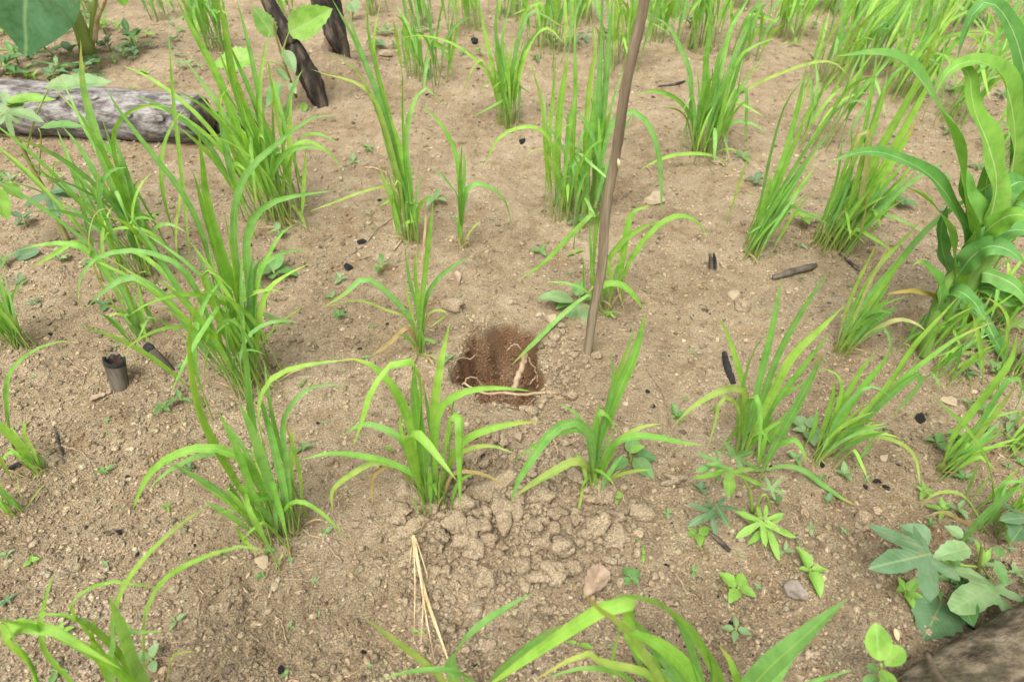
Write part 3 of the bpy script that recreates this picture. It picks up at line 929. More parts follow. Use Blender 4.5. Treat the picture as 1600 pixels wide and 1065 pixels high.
rice('rice clump right of the stake with a folded hanging blade', (1098, 240), [
    (9, 0, '1085,240 1080,170 1077,115 1062,75 1045,42 1022,26'),
    (9, 0, '1090,240 1098,170 1103,100 1110,40 1107,15 1097,-5'),
    (9, .02, '1100,240 1112,170 1125,110 1140,50 1172,-4'),
    (10, .02, '1105,240 1125,160 1148,90 1168,45 1185,-6'),
    (7, .0, '1108,240 1130,150 1155,92 1180,72 1215,58'),
    (9, 0, '1100,240 1115,160 1122,90 1135,66'),
    (7, -.03, '1090,240 1087,205 1072,170 1050,150 1020,142 992,148'),
    (6, -.02, '1110,240 1125,185 1145,150 1160,134 1166,145 1166,185 1164,228'),
    (6, -.04, '1095,240 1100,205 1112,195 1130,212 1140,255'),
    (6, -.02, '1105,240 1125,205 1150,191 1175,194 1198,208'),
    (5, .0, '1110,240 1145,160 1175,135 1237,108 1282,96 1308,101 1328,122', 'y'),
    (6, -.03, '1135,262 1128,250 1100,241 1060,242 1030,250 1000,265'),
    (5, -.02, '1085,240 1075,190 1060,172 1035,168', 'y'),
], 18, 130, (.05, 0), G_MID, 6, spread=10, droop=(5, 70), rad=.04)
rice('rice clump leaning right in front of the maize leaf tips', (1176, 396), [
    (8, 0, '1172,395 1200,310 1225,245 1245,175 1263,90'),
    (9, .02, '1178,395 1215,310 1250,250 1290,190 1320,145 1335,90'),
    (7, .0, '1180,395 1225,305 1265,245 1305,200'),
    (7, -.02, '1170,395 1190,310 1205,240 1225,170 1250,130 1272,121 1288,134'),
    (7, 0, '1175,395 1208,310 1235,240 1262,180 1285,150'),
    (6, 0, '1183,395 1212,330 1245,270 1275,230'),
    (4, -.02, '1135,350 1148,310 1160,270 1172,240', 'y'),
], 20, 130, (.30, .02), G_MID, 5, spread=7, droop=(4, 40), rad=.020)
rice('broad-bladed rice clump partly hidden behind the arching maize leaf', (1312, 392), [
    (14, 0, '1310,390 1340,310 1375,235 1415,165 1445,105 1462,42'),
    (14, .03, '1315,390 1355,300 1400,220 1440,150 1470,95'),
    (8, .0, '1305,390 1330,310 1350,240 1375,170 1388,108'),
    (8, .02, '1310,390 1340,280 1362,200 1378,150 1400,112 1440,88'),
    (9, -.03, '1318,392 1345,310 1358,222 1347,202 1338,230 1328,263', 'p'),
    (6, -.03, '1340,398 1345,360 1355,310 1358,292', 'd'),
    (12, .02, '1320,390 1360,310 1405,235 1435,185'),
], 20, 130, (.36, .02), G_MID, 7, spread=8, droop=(4, 45), rad=.024)
rice('thin rice tillers beside the broad-bladed clump, bright weeds at their foot', (1277, 378), [
    (6, 0, '1275,380 1300,320 1325,250 1345,190'),
    (5, .02, '1280,380 1310,310 1330,270 1330,195'),
    (5, 0, '1273,380 1290,330 1308,280 1316,220'),
    (6, .02, '1280,380 1312,300 1345,225 1365,120 1372,60'),
    (4, -.03, '1285,382 1300,365 1312,345', 'd'),
], 9, 120, (.34, .02), G_MID, 5, spread=7, droop=(4, 40), rad=.014)
rice('rice tuft right behind the pale log end with broad blades', (436, 342), [
    (13, .02, '425,340 405,260 380,180 362,115 352,50 340,-8'),
    (13, .02, '420,345 390,260 360,170 335,110 302,50 272,-8'),
    (8, .02, '435,340 420,240 405,150 390,75 368,-8'),
    (11, -.02, '400,345 365,280 350,210 340,160'),
    (8, -.02, '410,340 370,250 345,180 345,150 362,136'),
    (7, -.02, '440,345 445,270 455,235 475,221 505,232 538,266'),
    (6, 0, '470,360 474,300 478,232'),
    (12, 0, '430,342 415,280 395,215 385,165 370,120'),
    (10, .02, '445,342 432,270 415,200 400,140'),
    (8, 0, '425,342 400,300 378,255 360,225'),
    (7, -.04, '450,345 455,320 470,335 480,360', 'y'),
], 20, 220, (-.10, .02), G_MID, 8, spread=14, droop=(20, 130), rad=.045)
rice('rice tuft in front of the pale log with blades crossing it', (226, 432), [
    (14, .02, '225,430 200,350 170,270 145,190 130,130 126,62'),
    (11, 0, '228,430 205,350 180,280 150,220 122,190'),
    (10, 0, '222,430 195,350 160,290 125,230 95,195'),
    (7, -.02, '232,430 205,330 180,250 178,205 198,177 235,164 276,168'),
    (7, -.03, '300,450 262,390 230,362 195,356 168,365 157,395'),
    (6, .02, '300,440 290,330 280,240 272,165 266,90 262,45'),
    (9, .0, '230,430 212,350 195,280 175,215'),
    (8, .02, '225,432 200,360 165,300 140,265'),
    (8, .02, '235,430 222,350 205,290 190,245 175,200'),
    (5, .02, '280,440 275,360 283,290 280,200', 'y'),
], 20, 220, (-.14, 0), G_MID, 7, spread=15, droop=(20, 130), rad=.045)
rice('sparse rice plant by the small burnt stick stub, one pale hanging blade', (225, 530), [
    (5, 0, '225,530 212,490 200,455 185,420', 'y'),
    (10, -.02, '218,525 180,450 145,398 112,382 70,382 24,392'),
    (6, -.02, '215,525 160,450 138,385 145,340 158,326 170,325', 'p'),
    (8, 0, '222,530 200,470 175,425 160,400'),
    (5, -.03, '220,528 205,500 180,490 165,500', 'y'),
    (6, 0, '228,530 222,480 215,440'),
], 6, 70, (-.15, 0), G_MID, 6, rad=.012)
G_LEFT = 'rice plants at the left edge'
rice('cropped rice tuft at the left edge, level with the hollow stub', (22, 545), [
    (7, 0, '25,545 10,480 -5,420 -20,380'),
    (7, 0, '28,545 20,490 8,440 2,410'),
    (5, 0, '45,545 25,510 5,470', 'y'),
    (6, 0, '20,545 5,490 -15,440'),
], 16, 110, (-.10, 0), G_LEFT, 6, spread=14, rad=.022)
rice('rice plant at the left edge sending one long arching blade right', (62, 740), [
    (13, 0, '62,740 35,700 0,665 -30,640'),
    (9, -.05, '20,700 12,650 12,600 25,572 60,545 105,532 118,534'),
    (6, 0, '65,738 50,700 38,680 42,655'),
], 6, 70, (-.18, 0), G_LEFT, 7, spread=12, rad=.010)
rice('reddish rice stems at the left edge, below the long arching blade', (30, 800), [
    (8, 0, '38,803 20,785 0,765 -20,740'),
    (6, 0, '18,750 8,730 -8,700', 'y'),
    (5, 0, '30,800 10,770 -10,730', 'y'),
], 3, 50, (-.2, 0), G_LEFT, 6, rad=.01)
rice('blurred rice tuft in the bottom left corner with broad pointed blades', (250, 1130), [
    (12, -.06, '200,1120 178,1000 183,945 207,897 250,848 300,806 328,788'),
    (12, -.04, '230,1130 226,985 238,935 265,898 330,866 400,849 428,860'),
    (24, -.10, '260,1140 190,1055 140,1020 80,990 30,975 -20,965'),
    (20, -.06, '270,1130 215,1050 195,1000 185,970 170,930'),
    (12, .0, '250,1130 200,1040 150,985 115,965 80,958 45,965'),
    (14, -.04, '215,1130 175,1060 180,1000 180,960 205,988 262,984'),
    (11, 0, '240,1130 160,1020 120,970 108,945 112,935 150,912 190,908 270,923'),
    (9, .0, '200,1130 150,1020 145,980 155,955'),
    (8, .05, '170,1120 80,1030 65,985 68,950 85,890'),
    (8, 0, '260,1130 265,1040 280,1020 310,1018', 'y'),
], 4, 90, (-.25, .05), 'rice plants along the bottom edge', 10, rad=.02)
rice('very close blurred rice blades in the far bottom left corner', (40, 1180), [
    (30, -.05, '60,1180 60,1065 40,1025 15,1000 10,985 40,975 90,985 130,1010 190,1045'),
    (22, -.05, '80,1180 55,1060 25,1010 15,985 -20,950'),
    (16, 0, '20,1180 -10,1070 -30,1000'),
], 4, 90, (-.2, 0), 'rice plants along the bottom edge', 12, rad=.02)
rice('close rice tuft at the bottom centre with a long blade arching left', (1090, 1150), [
    (24, .0, '1090,1150 1030,1050 990,1000 985,965 1000,940 985,938 940,950 885,985 820,1030 750,1080'),
    (26, -.05, '1130,1150 1125,1065 1100,1010 1060,970 1020,940 960,928'),
    (28, -.03, '1110,1150 1080,1060 1040,1015 1000,992 960,980'),
    (20, 0, '1120,1150 1085,1040 1068,990 1050,960 1035,945'),
    (14, -.05, '1060,1150 1040,1080 1000,1010 970,975 940,955 905,920', 'y'),
    (15, .0, '1080,1150 1010,1060 985,1010 972,985'),
    (9, .05, '980,1140 958,1060 962,1010 970,980'),
    (13, -.04, '1070,1150 1020,1060 960,1040 930,1030 915,1020 890,1030 830,1065', 'y'),
    (10, 0, '1100,1150 1110,1060 1105,1020 1090,1000'),
    (12, 0, '1060,1150 1050,1080 1030,1050 1020,1010'),
    (20, 0, '1100,1150 1062,1060 1032,1020 1005,985 982,958'),
    (18, .0, '1130,1150 1122,1060 1092,1000 1062,965 1030,942'),
    (16, -.03, '1050,1150 1000,1080 960,1050 900,1045 850,1062'),
    (14, .02, '1150,1160 1155,1080 1140,1030 1120,1005'),
], 5, 90, (-.05, .05), 'rice plants along the bottom edge', 11, rad=.025)
rice('close rice tuft at the bottom edge with broad blades pointing up right', (1140, 1190), [
    (38, .02, '1130,1190 1160,1100 1195,1050 1250,1000 1300,955 1324,935'),
    (22, .04, '1130,1190 1190,1090 1225,1040 1255,1000'),
    (14, .0, '1150,1190 1210,1110 1260,1070 1335,1045'),
], 2, 60, (.1, 0), 'rice plants along the bottom edge', 12, rad=.02)
rice('rice tuft cut by the bottom edge beside the dry straw', (735, 1120), [
    (22, .03, '735,1120 705,1045 720,1010 755,975 800,945 833,925'),
    (10, .0, '725,1120 690,1060 655,1028 610,995 570,965', 'y'),
    (12, -.02, '730,1120 740,1070 700,1048 640,1050 590,1062'),
    (19, .0, '760,1120 770,1060 810,1020 850,990 880,975'),
    (9, 0, '750,1120 790,1060 830,1010 860,985'),
    (10, -.03, '740,1120 720,1070 690,1060'),
], 3, 60, (0, .05), 'rice plants along the bottom edge', 9, rad=.015)
rice('rice plant near the right edge with one hanging folded blade', (1472, 738), [
    (12, .02, '1470,735 1490,680 1525,635 1560,590 1580,560 1590,518'),
    (10, -.03, '1475,735 1530,660 1565,605 1582,587 1594,600 1592,625 1580,650'),
    (7, 0, '1465,735 1490,700 1530,665 1560,650 1600,640'),
    (7, 0, '1480,735 1520,690 1560,640 1590,600', 'y'),
], 8, 100, (.42, 0), 'rice plants at the right edge', 7, spread=9, rad=.012)
rice('rice tuft at the right edge with a long blade arching up left', (1553, 815), [
    (10, 0, '1553,805 1550,755 1535,708 1502,662 1470,632 1457,617'),
    (6, 0, '1503,785 1520,750 1532,712'),
    (7, -.02, '1545,835 1510,780 1480,768 1455,775 1437,795', 'y'),
    (8, 0, '1555,835 1560,770 1580,752 1612,755'),
    (12, -.02, '1495,855 1530,815 1573,775 1590,760'),
    (6, -.02, '1540,830 1500,812 1470,800 1445,808', 'o'),
    (10, 0, '1560,835 1590,790 1615,760'),
], 8, 100, (.30, 0), 'rice plants at the right edge', 8, rad=.02)
rice('thin rice tillers below the maize, reddish at the foot', (1470, 595), [
    (6, 0, '1468,592 1490,560 1520,535 1550,520'),
    (7, 0, '1535,600 1535,570 1530,530 1520,490'),
    (5, 0, '1475,592 1500,570 1530,560', 'y'),
    (6, 0, '1560,610 1565,570 1575,540 1572,500'),
], 6, 80, (.3, 0), 'rice plants at the right edge', 6, rad=.02)
for lab, bx, by, hp, n, ln in [
    ('rice tillers crowding the left foot of the nearer maize stalk', 1432, 545, 90, 9, .25),
    ('rice tillers between the two maize stalks', 1478, 548, 110, 10, .2),
    ('rice tuft right of the maize stalks, under hanging leaves', 1540, 510, 130, 12, .2),
    ('rice tuft at the right edge just below the maize', 1592, 590, 130, 12, .15),
    ('rice tuft at the right edge beside the folded hanging blade', 1590, 700, 110, 10, .1)]:
    rice(lab, (bx, by), [], n, hp, (ln, 0), 'rice plants at the right edge', 6, 14, (10, 110), .025)
G_BACK = 'rice plants in the back rows'
rice('back-row rice clump with drooping tips, left of the dense upright clump', (793, 196), [
    (6, .02, '790,195 775,130 760,60 745,-8'),
    (6, 0, '793,195 785,110 775,50 778,-8'),
    (5, 0, '795,195 790,120 785,60 800,-4'),
    (7, 0, '798,195 800,120 812,55 830,18 855,28 888,48'),
    (6, 0, '800,195 810,110 822,72 850,38'),
    (6, 0, '800,195 812,120 830,65 855,44 882,69'),
    (6, -.02, '785,195 765,120 740,92 705,68 665,57 635,58 622,70'),
    (4, -.02, '785,195 770,130 755,95 740,105 722,145', 'y'),
], 16, 110, (0, 0), G_BACK, 5, spread=8, droop=(5, 60), rad=.025)
back = [
    ('rice clump with thin arching tips in the back row, right of the tall narrow tuft', 658, 124, 95, 16, .00),
    ('rice clump at the top edge, fourth clump left of the stake', 655, 40, 80, 12, 0),
    ('rice clump at the top edge directly above the drooping back-row clump', 735, 45, 85, 14, 0),
    ('dark dense rice clump at the top edge, second clump left of the stake', 860, 78, 110, 22, 0),
    ('rice clump at the top edge immediately behind the stake', 965, 108, 120, 24, .02),
    ('small rice clump at the top edge just right of the stake', 1018, 62, 90, 14, .02),
    ('dark rice clump behind the one with the folded hanging blade', 1092, 78, 110, 22, .05),
    ('grey-green rice clump standing alone near the top right', 1226, 58, 90, 20, .05),
    ('rice clump at the top edge, left of the lone grey-green clump', 1150, 12, 60, 12, .05),
    ('thin rice clump behind the one leaning right, above its tips', 1258, 225, 150, 14, .22),
    ('sparse rice clump behind the long yellowish arching blade', 1290, 130, 150, 16, .22),
    ('rice clump above the maize leaf tip with pale arching blades', 1345, 110, 130, 18, .26),
    ('rice clump behind the maize leaf tip, half hidden', 1400, 150, 140, 20, .28),
    ('rice clump behind the second maize arch, blades bent right', 1482, 190, 140, 18, .30),
    ('rice clump at the top edge above the second maize arch', 1440, 60, 110, 16, .28),
    ('rice clump at the top right between the maize leaves', 1530, 110, 130, 16, .3),
    ('rice clump in the top right corner behind the maize', 1590, 60, 120, 16, .3),
    ('rice clump at the top edge left of the maize top', 1370, 28, 70, 14, .25),
    ('small rice clump at the top edge right of the grey-green clump', 1300, 20, 60, 12, .2),
    ('rice clump behind the maize stalks at the right edge', 1570, 250, 130, 14, .3),
    ('rice clump between the two charred stumps and the log, thin and pale', 335, 78, 110, 12, -.05),
    ('thin rice tillers at the top edge left of the charred stump', 448, 30, 70, 7, -.05),
    ('thin rice tillers at the top edge right of the taro stalks', 138, 22, 60, 6, -.1),
]
back += [
    ('small rice clump at the top edge right of the thick charred stump', 585, 22, 70, 10, 0),
    ('thin rice clump at the top edge, third clump left of the stake', 800, 28, 80, 14, 0),
    ('rice clump at the top edge touching the left of the stake top', 915, 34, 80, 14, 0),
    ('rice clump between the dark clump and the grey-green clump, top right', 1165, 92, 80, 12, .08),
    ('rice clump at the very top between stake and dark clump', 1050, 22, 70, 14, .03),
    ('rice clump at the top right, left of the clump between maize leaves', 1330, 62, 90, 14, .2),
    ('rice clump at the top edge, left of the top right corner clump', 1505, 40, 90, 16, .28),
    ('sparse rice clump left of the thin pale one behind the log', 248, 30, 70, 8, -.08),
    ('rice clump at the very top right of the lone grey-green clump', 1262, 14, 60, 12, .15),
]
for label, bx, by, hp, n, ln in back:
    rice(label, (bx, by), [], int(n * random.uniform(.65, 1.05)), hp * random.uniform(.95, 1.2), (ln, .02), G_BACK, 5.5, 15, (10, 120), .050 if n > 13 else .028)

# ------------------------------------------------------------------ maize
def maize(label, base_px, stalk, rpx, leaves):
    base = g(*base_px)
    root = empty('maize_plant', base, label, 'maize plant', 'maize plants')
    Y0 = base[1]
    SPt = [at_Y(x, y, Y0 + o) for x, y, o in stalk]
    SPt[0] = base
    S = spline(SPt, 40)
    R = np.array([px2m(rpx, p) for p in S]) * np.concatenate([np.linspace(.85, 1.0, 8), np.linspace(1.0, .8, 25), np.linspace(.8, .25, 8)])
    for k in range(5, 41, 6): R[k] *= 1.07
    tube_obj('stalk', S, R, M_STALK, root, base, 10)
    for L in leaves:
        w, o0, o1, s, alpha = L[:5]
        kind = L[5] if len(L) > 5 else None
        pts = parse(s)
        q = np.array(pts); d = np.concatenate([[0], np.cumsum(np.linalg.norm(np.diff(q, axis=0), axis=1))]); d /= d[-1]
        P = []
        for i in range(len(pts)):
            Y = Y0 + o0 + (o1 - o0) * d[i] ** 1.2
            p = at_Y(q[i][0], q[i][1], Y)
            while p[2] < h_smooth(p[0], p[1]) + .01:
                Y -= .01; p = at_Y(q[i][0], q[i][1], Y)
            P.append(p)
        B = spline(np.array(P), 30)
        npf = .55 * to_cam(B[12]) + np.array([0, 0, .6]) + rng.normal(0, .12, 3)
        V, Fc, UV = ribbon(B, px2m(w, B[12]) * 1.35, prof_corn, .30, 6, .24, nrm(npf), random.uniform(-.4, .4))
        c = random.choice([(.110, .300, .060), (.145, .345, .060), (.19, .40, .055)])
        if kind == 'y': c = (.38, .30, .07)
        link('leaf', mesh_np('leaf', V - base, Fc, UV), M_CORN, root, color=(*c, alpha))
    return root
maize('maize plant with the long leaf arching over the rice, nearer of two stalks', (1443, 556),
      [(1443, 556, 0), (1472, 456, 0), (1505, 413, 0), (1522, 388, 0), (1534, 366, 0)], 9.5, [
    (44, 0, -.05, '1522,395 1512,340 1503,275 1487,215 1468,170 1445,133 1418,105 1387,87 1350,84 1308,88', .05),
    (22, 0, -.06, '1515,400 1500,345 1480,305 1450,272 1412,250 1375,238 1345,238 1315,246 1290,262', .12),
    (22, 0, -.10, '1488,440 1490,400 1478,350 1462,325 1438,305 1415,292 1393,281', .35),
    (34, 0, -.10, '1530,400 1535,370 1560,345 1590,335 1628,347', 0),
    (34, .02, .08, '1540,370 1557,290 1545,230 1527,185 1518,150 1515,120 1497,98 1472,90', 0),
    (7, 0, -.08, '1470,470 1450,460 1425,455 1384,459', .2, 'y'),
    (30, 0, .05, '1535,380 1520,330 1508,290 1500,250', 0),
    (26, -.02, -.10, '1500,425 1520,400 1545,385 1575,390 1600,410', 0),
    (20, .02, .06, '1490,435 1475,400 1470,360 1480,320', .1),
    (30, .02, .10, '1545,360 1560,310 1590,285 1615,290', 0),
    (18, 0, -.12, '1470,470 1495,455 1520,470 1540,500', .15),
    (24, 0, -.03, '1478,465 1492,440 1508,415 1520,385 1528,350', 0),
    (20, -.01, -.06, '1462,490 1470,462 1460,430 1440,410 1425,415', .2),
    (26, -.02, -.04, '1505,418 1528,385 1560,365 1600,360 1640,380', 0),
])
maize('maize plant cut by the right edge, farther of two stalks', (1482, 500),
      [(1482, 500, 0), (1542, 411, 0), (1575, 373, 0), (1590, 350, 0), (1605, 320, 0)], 9.5, [
    (46, 0, -.10, '1568,380 1578,290 1586,220 1578,155 1560,115 1530,96 1500,100 1475,120 1461,150', .04),
    (36, .02, -.05, '1592,370 1606,250 1606,150 1592,75 1570,25 1545,3 1525,15 1508,50 1496,92', 0),
    (24, 0, -.12, '1545,440 1532,426 1560,432 1590,450 1622,492', 0),
    (24, 0, .05, '1560,400 1580,330 1600,280 1625,240', 0),
    (34, -.02, -.10, '1565,390 1572,345 1585,320 1610,325', 0),
    (28, .02, .06, '1550,405 1548,350 1540,300 1552,250 1580,225', 0),
    (22, 0, -.10, '1520,450 1550,450 1580,470 1612,475', 0),
    (16, -.02, -.10, '1500,475 1530,495 1560,540 1575,580', .2),
    (18, 0, -.05, '1530,440 1545,470 1575,500 1610,515', .1),
    (6, 0, -.08, '1505,480 1540,470 1570,495 1600,520', .2, 'y'),
])

# ------------------------------------------------------------------ broad leaves
def outline(shape, n=22):
    """closed outline (x, y): stalk at (0,0), tip at (0,1), width about 1; and the star centre"""
    if shape in ('ovate', 'lance', 'round', 'serrate', 'heart'):
        out = []
        half = []
        m = n // 2
        for i in range(m + 1):
            t = i / m
            if shape == 'round': x = .5 * math.sin(math.pi * t) ** .62
            elif shape == 'lance': x = .5 * math.sin(math.pi * t ** .75) ** 1.05
            elif shape == 'heart': x = .5 * math.sin(math.pi * t ** .52) ** .9
            else: x = .5 * math.sin(math.pi * t ** .72) ** .85
            y = t
            if shape == 'serrate' and 0 < i < m:
                x *= 1.10 if i % 2 else .93
            half.append((x, y))
        out = half + [(-x, y) for x, y in half[-2:0:-1]]
        if shape == 'heart':
            out = [(x, y - .16 * max(0, 1 - abs(abs(x) - .32) / .2) * (1 if y < .4 else 0)) for x, y in out]
        return out, (0, .42)
    if shape in ('palm', 'palm3', 'finger'):
        if shape == 'palm3': ang, ln = (-62, 0, 62), (.78, 1, .78)
        elif shape == 'finger': ang, ln = (-118, -60, 0, 60, 118), (.62, .85, 1, .85, .62)
        else: ang, ln = (-112, -55, 0, 55, 112), (.55, .85, 1, .85, .55)
        sin_r = .16 if shape == 'finger' else .34
        hw = 15 if shape == 'finger' else 22
        out = []
        for k in range(len(ang)):
            A, l = ang[k], ln[k]
            for da, f in ((-hw, .45), (-hw * .92, .55), (-hw * .55, .74), (-hw * .25, .90), (0, 1.0), (hw * .25, .90), (hw * .55, .74), (hw * .92, .55), (hw, .45)):
                a = math.radians(A + da)
                r = l * f * random.uniform(.95, 1.04)
                out.append((r * math.sin(a), r * math.cos(a)))
            if k < len(ang) - 1:
                a = math.radians((A + ang[k + 1]) / 2)
                out.append((sin_r * math.sin(a), sin_r * math.cos(a)))
        out.append((0.05, -.06 if shape != 'palm' else -.1)); out.append((-.05, -.06 if shape != 'palm' else -.1))
        # order goes from negative to positive angle: close it on the stalk side
        return out, (0, .0)
def blade_mesh(shape, L, W, fold=.25, droop=.2, n=22, rings=3, quilt=.0):
    o, c = outline(shape, n)
    if shape in ('palm', 'palm3', 'finger'): sx = W
    else: sx = W
    pts = [(c[0] * sx, c[1] * L)]; uv = [(.5 + c[0], c[1])]
    for r in range(1, rings + 1):
        k = r / rings
        for x, y in o:
            X = c[0] + (x - c[0]) * k; Y = c[1] + (y - c[1]) * k
            pts.append((X * sx, Y * L)); uv.append((.5 + X, max(0, min(1, Y))))
    Z = []
    for x, y in pts:
        t = y / L
        if shape in ('palm', 'palm3', 'finger'):
            rr = math.hypot(x / W, t); z = -droop * L * rr * rr + fold * .15 * L * math.sin(math.atan2(x, y + 1e-6) * 5) * rr
        else:
            z = fold * abs(x) - droop * L * t * t
        z += .022 * L * math.sin(x / L * 9 + t * 5) * math.cos(t * 8 - x / L * 4)
        if quilt: z += quilt * L * math.sin(x / L * 40) * math.sin(t * 34)
        Z.append(z)
    V = np.array([(p[0], p[1], z) for p, z in zip(pts, Z)])
    m = len(o); Fc = []
    for j in range(m): Fc.append((0, 1 + j, 1 + (j + 1) % m))
    for r in range(1, rings):
        a0, b0 = 1 + (r - 1) * m, 1 + r * m
        for j in range(m):
            Fc.append((a0 + j, b0 + j, b0 + (j + 1) % m, a0 + (j + 1) % m))
    return V, Fc, np.array(uv)
def frame(A, B, npref):
    T = nrm(B - A); X = nrm(cross(T, npref)); Z = cross(X, T)
    return np.stack([X, T, Z], 0)
def broad(root, base, A, B, wr, shape, col, npref=None, fold=.25, droop=.15, n=22, rings=3, quilt=0., alpha=0., name='leaf', mat=None):
    L = np.linalg.norm(B - A)
    if npref is None: npref = nrm(.35 * to_cam(A) + np.array([0, 0, .8]) + rng.normal(0, .12, 3))
    V, Fc, uv = blade_mesh(shape, L, L * wr, fold, droop, n, rings, quilt)
    W = V @ frame(A, B, npref) + A - base
    j = random.uniform(.88, 1.12)
    return link(name, build_poly(name, W, Fc, uv), mat or M_BROAD, root, color=(col[0] * j, col[1] * j, col[2] * j, alpha))
DK, MD, BR, PA, BL = (.085, .200, .060), (.130, .275, .075), (.205, .390, .060), (.205, .330, .135), (.125, .235, .110)
def px_leaf(root, base, a, b, wr, shape, col, oa=0., ob=0., **kw):
    A = at_Y(*a, base[1] + oa); B = at_Y(*b, base[1] + ob)
    for P in (A, B):
        zz = float(h_smooth(P[0], P[1])) + .008
        if P[2] < zz: P[2] = zz
    return broad(root, base, A, B, wr, shape, col, **kw)
def px_stem(root, base, pts, rpx, mat, offs=None, name='stem', k=6, taper=.6):
    pts = parse(pts)
    offs = offs or [0] * len(pts)
    P = [at_Y(x, y, base[1] + o) for (x, y), o in zip(pts, offs)]
    for p in P: p[2] = max(p[2], float(h_smooth(p[0], p[1])) - .004)
    S = spline(np.array(P), 14)
    return tube_obj(name, S, np.linspace(1, taper, 15) * px2m(rpx, S[0]), mat, root, base, k)

# ------------------------------------------------------------------ small weeds
def weed(label, px, py, r, shape='ovate', n=4, col=MD, wr=.55, tilt=25, tiers=1, group=None, rot=None, cat='weed', rise=.35, name='broadleaf_weed', nn=16):
    base = g(px, py + r * .25)
    base[2] = float(h_full(base[0], base[1]))
    R = px2m(r, base) * 1.05
    root = empty(name, base, label, cat, group)
    hgt = R * rise * tiers
    rot = random.uniform(0, 6.28) if rot is None else rot
    tube_obj('stem', [base + np.array([0, 0, -.004]), base + np.array([R * .03, 0, hgt * .5]), base + np.array([0, 0, hgt])], [R * .06 + .0006, R * .05 + .0005, R * .04 + .0004], M_PETI, root, base, 5)
    for t in range(tiers):
        z = hgt * (t + 1) / tiers
        k = n if t == tiers - 1 or tiers == 1 else 2
        for i in range(k):
            a = rot + t * 1.1 + 2 * math.pi * i / k + random.uniform(-.22, .22)
            l = R * random.uniform(.6, 1.12) * (.75 if (i % 2 and n == 4) else 1)
            el = math.radians(tilt + random.uniform(-22, 22))
            d = np.array([math.cos(a) * math.cos(el), math.sin(a) * math.cos(el), math.sin(el)])
            A = base + np.array([0, 0, z * random.uniform(.55, 1)]) + d * l * .10
            broad(root, base, A, A + d * l * .95, wr * random.uniform(.88, 1.1), shape, col, nrm(np.array([0, 0, 1.]) + .12 * rng.normal(0, 1, 3)), random.uniform(.1, .5), random.uniform(.05, .55), nn, 2, 0)
    return root
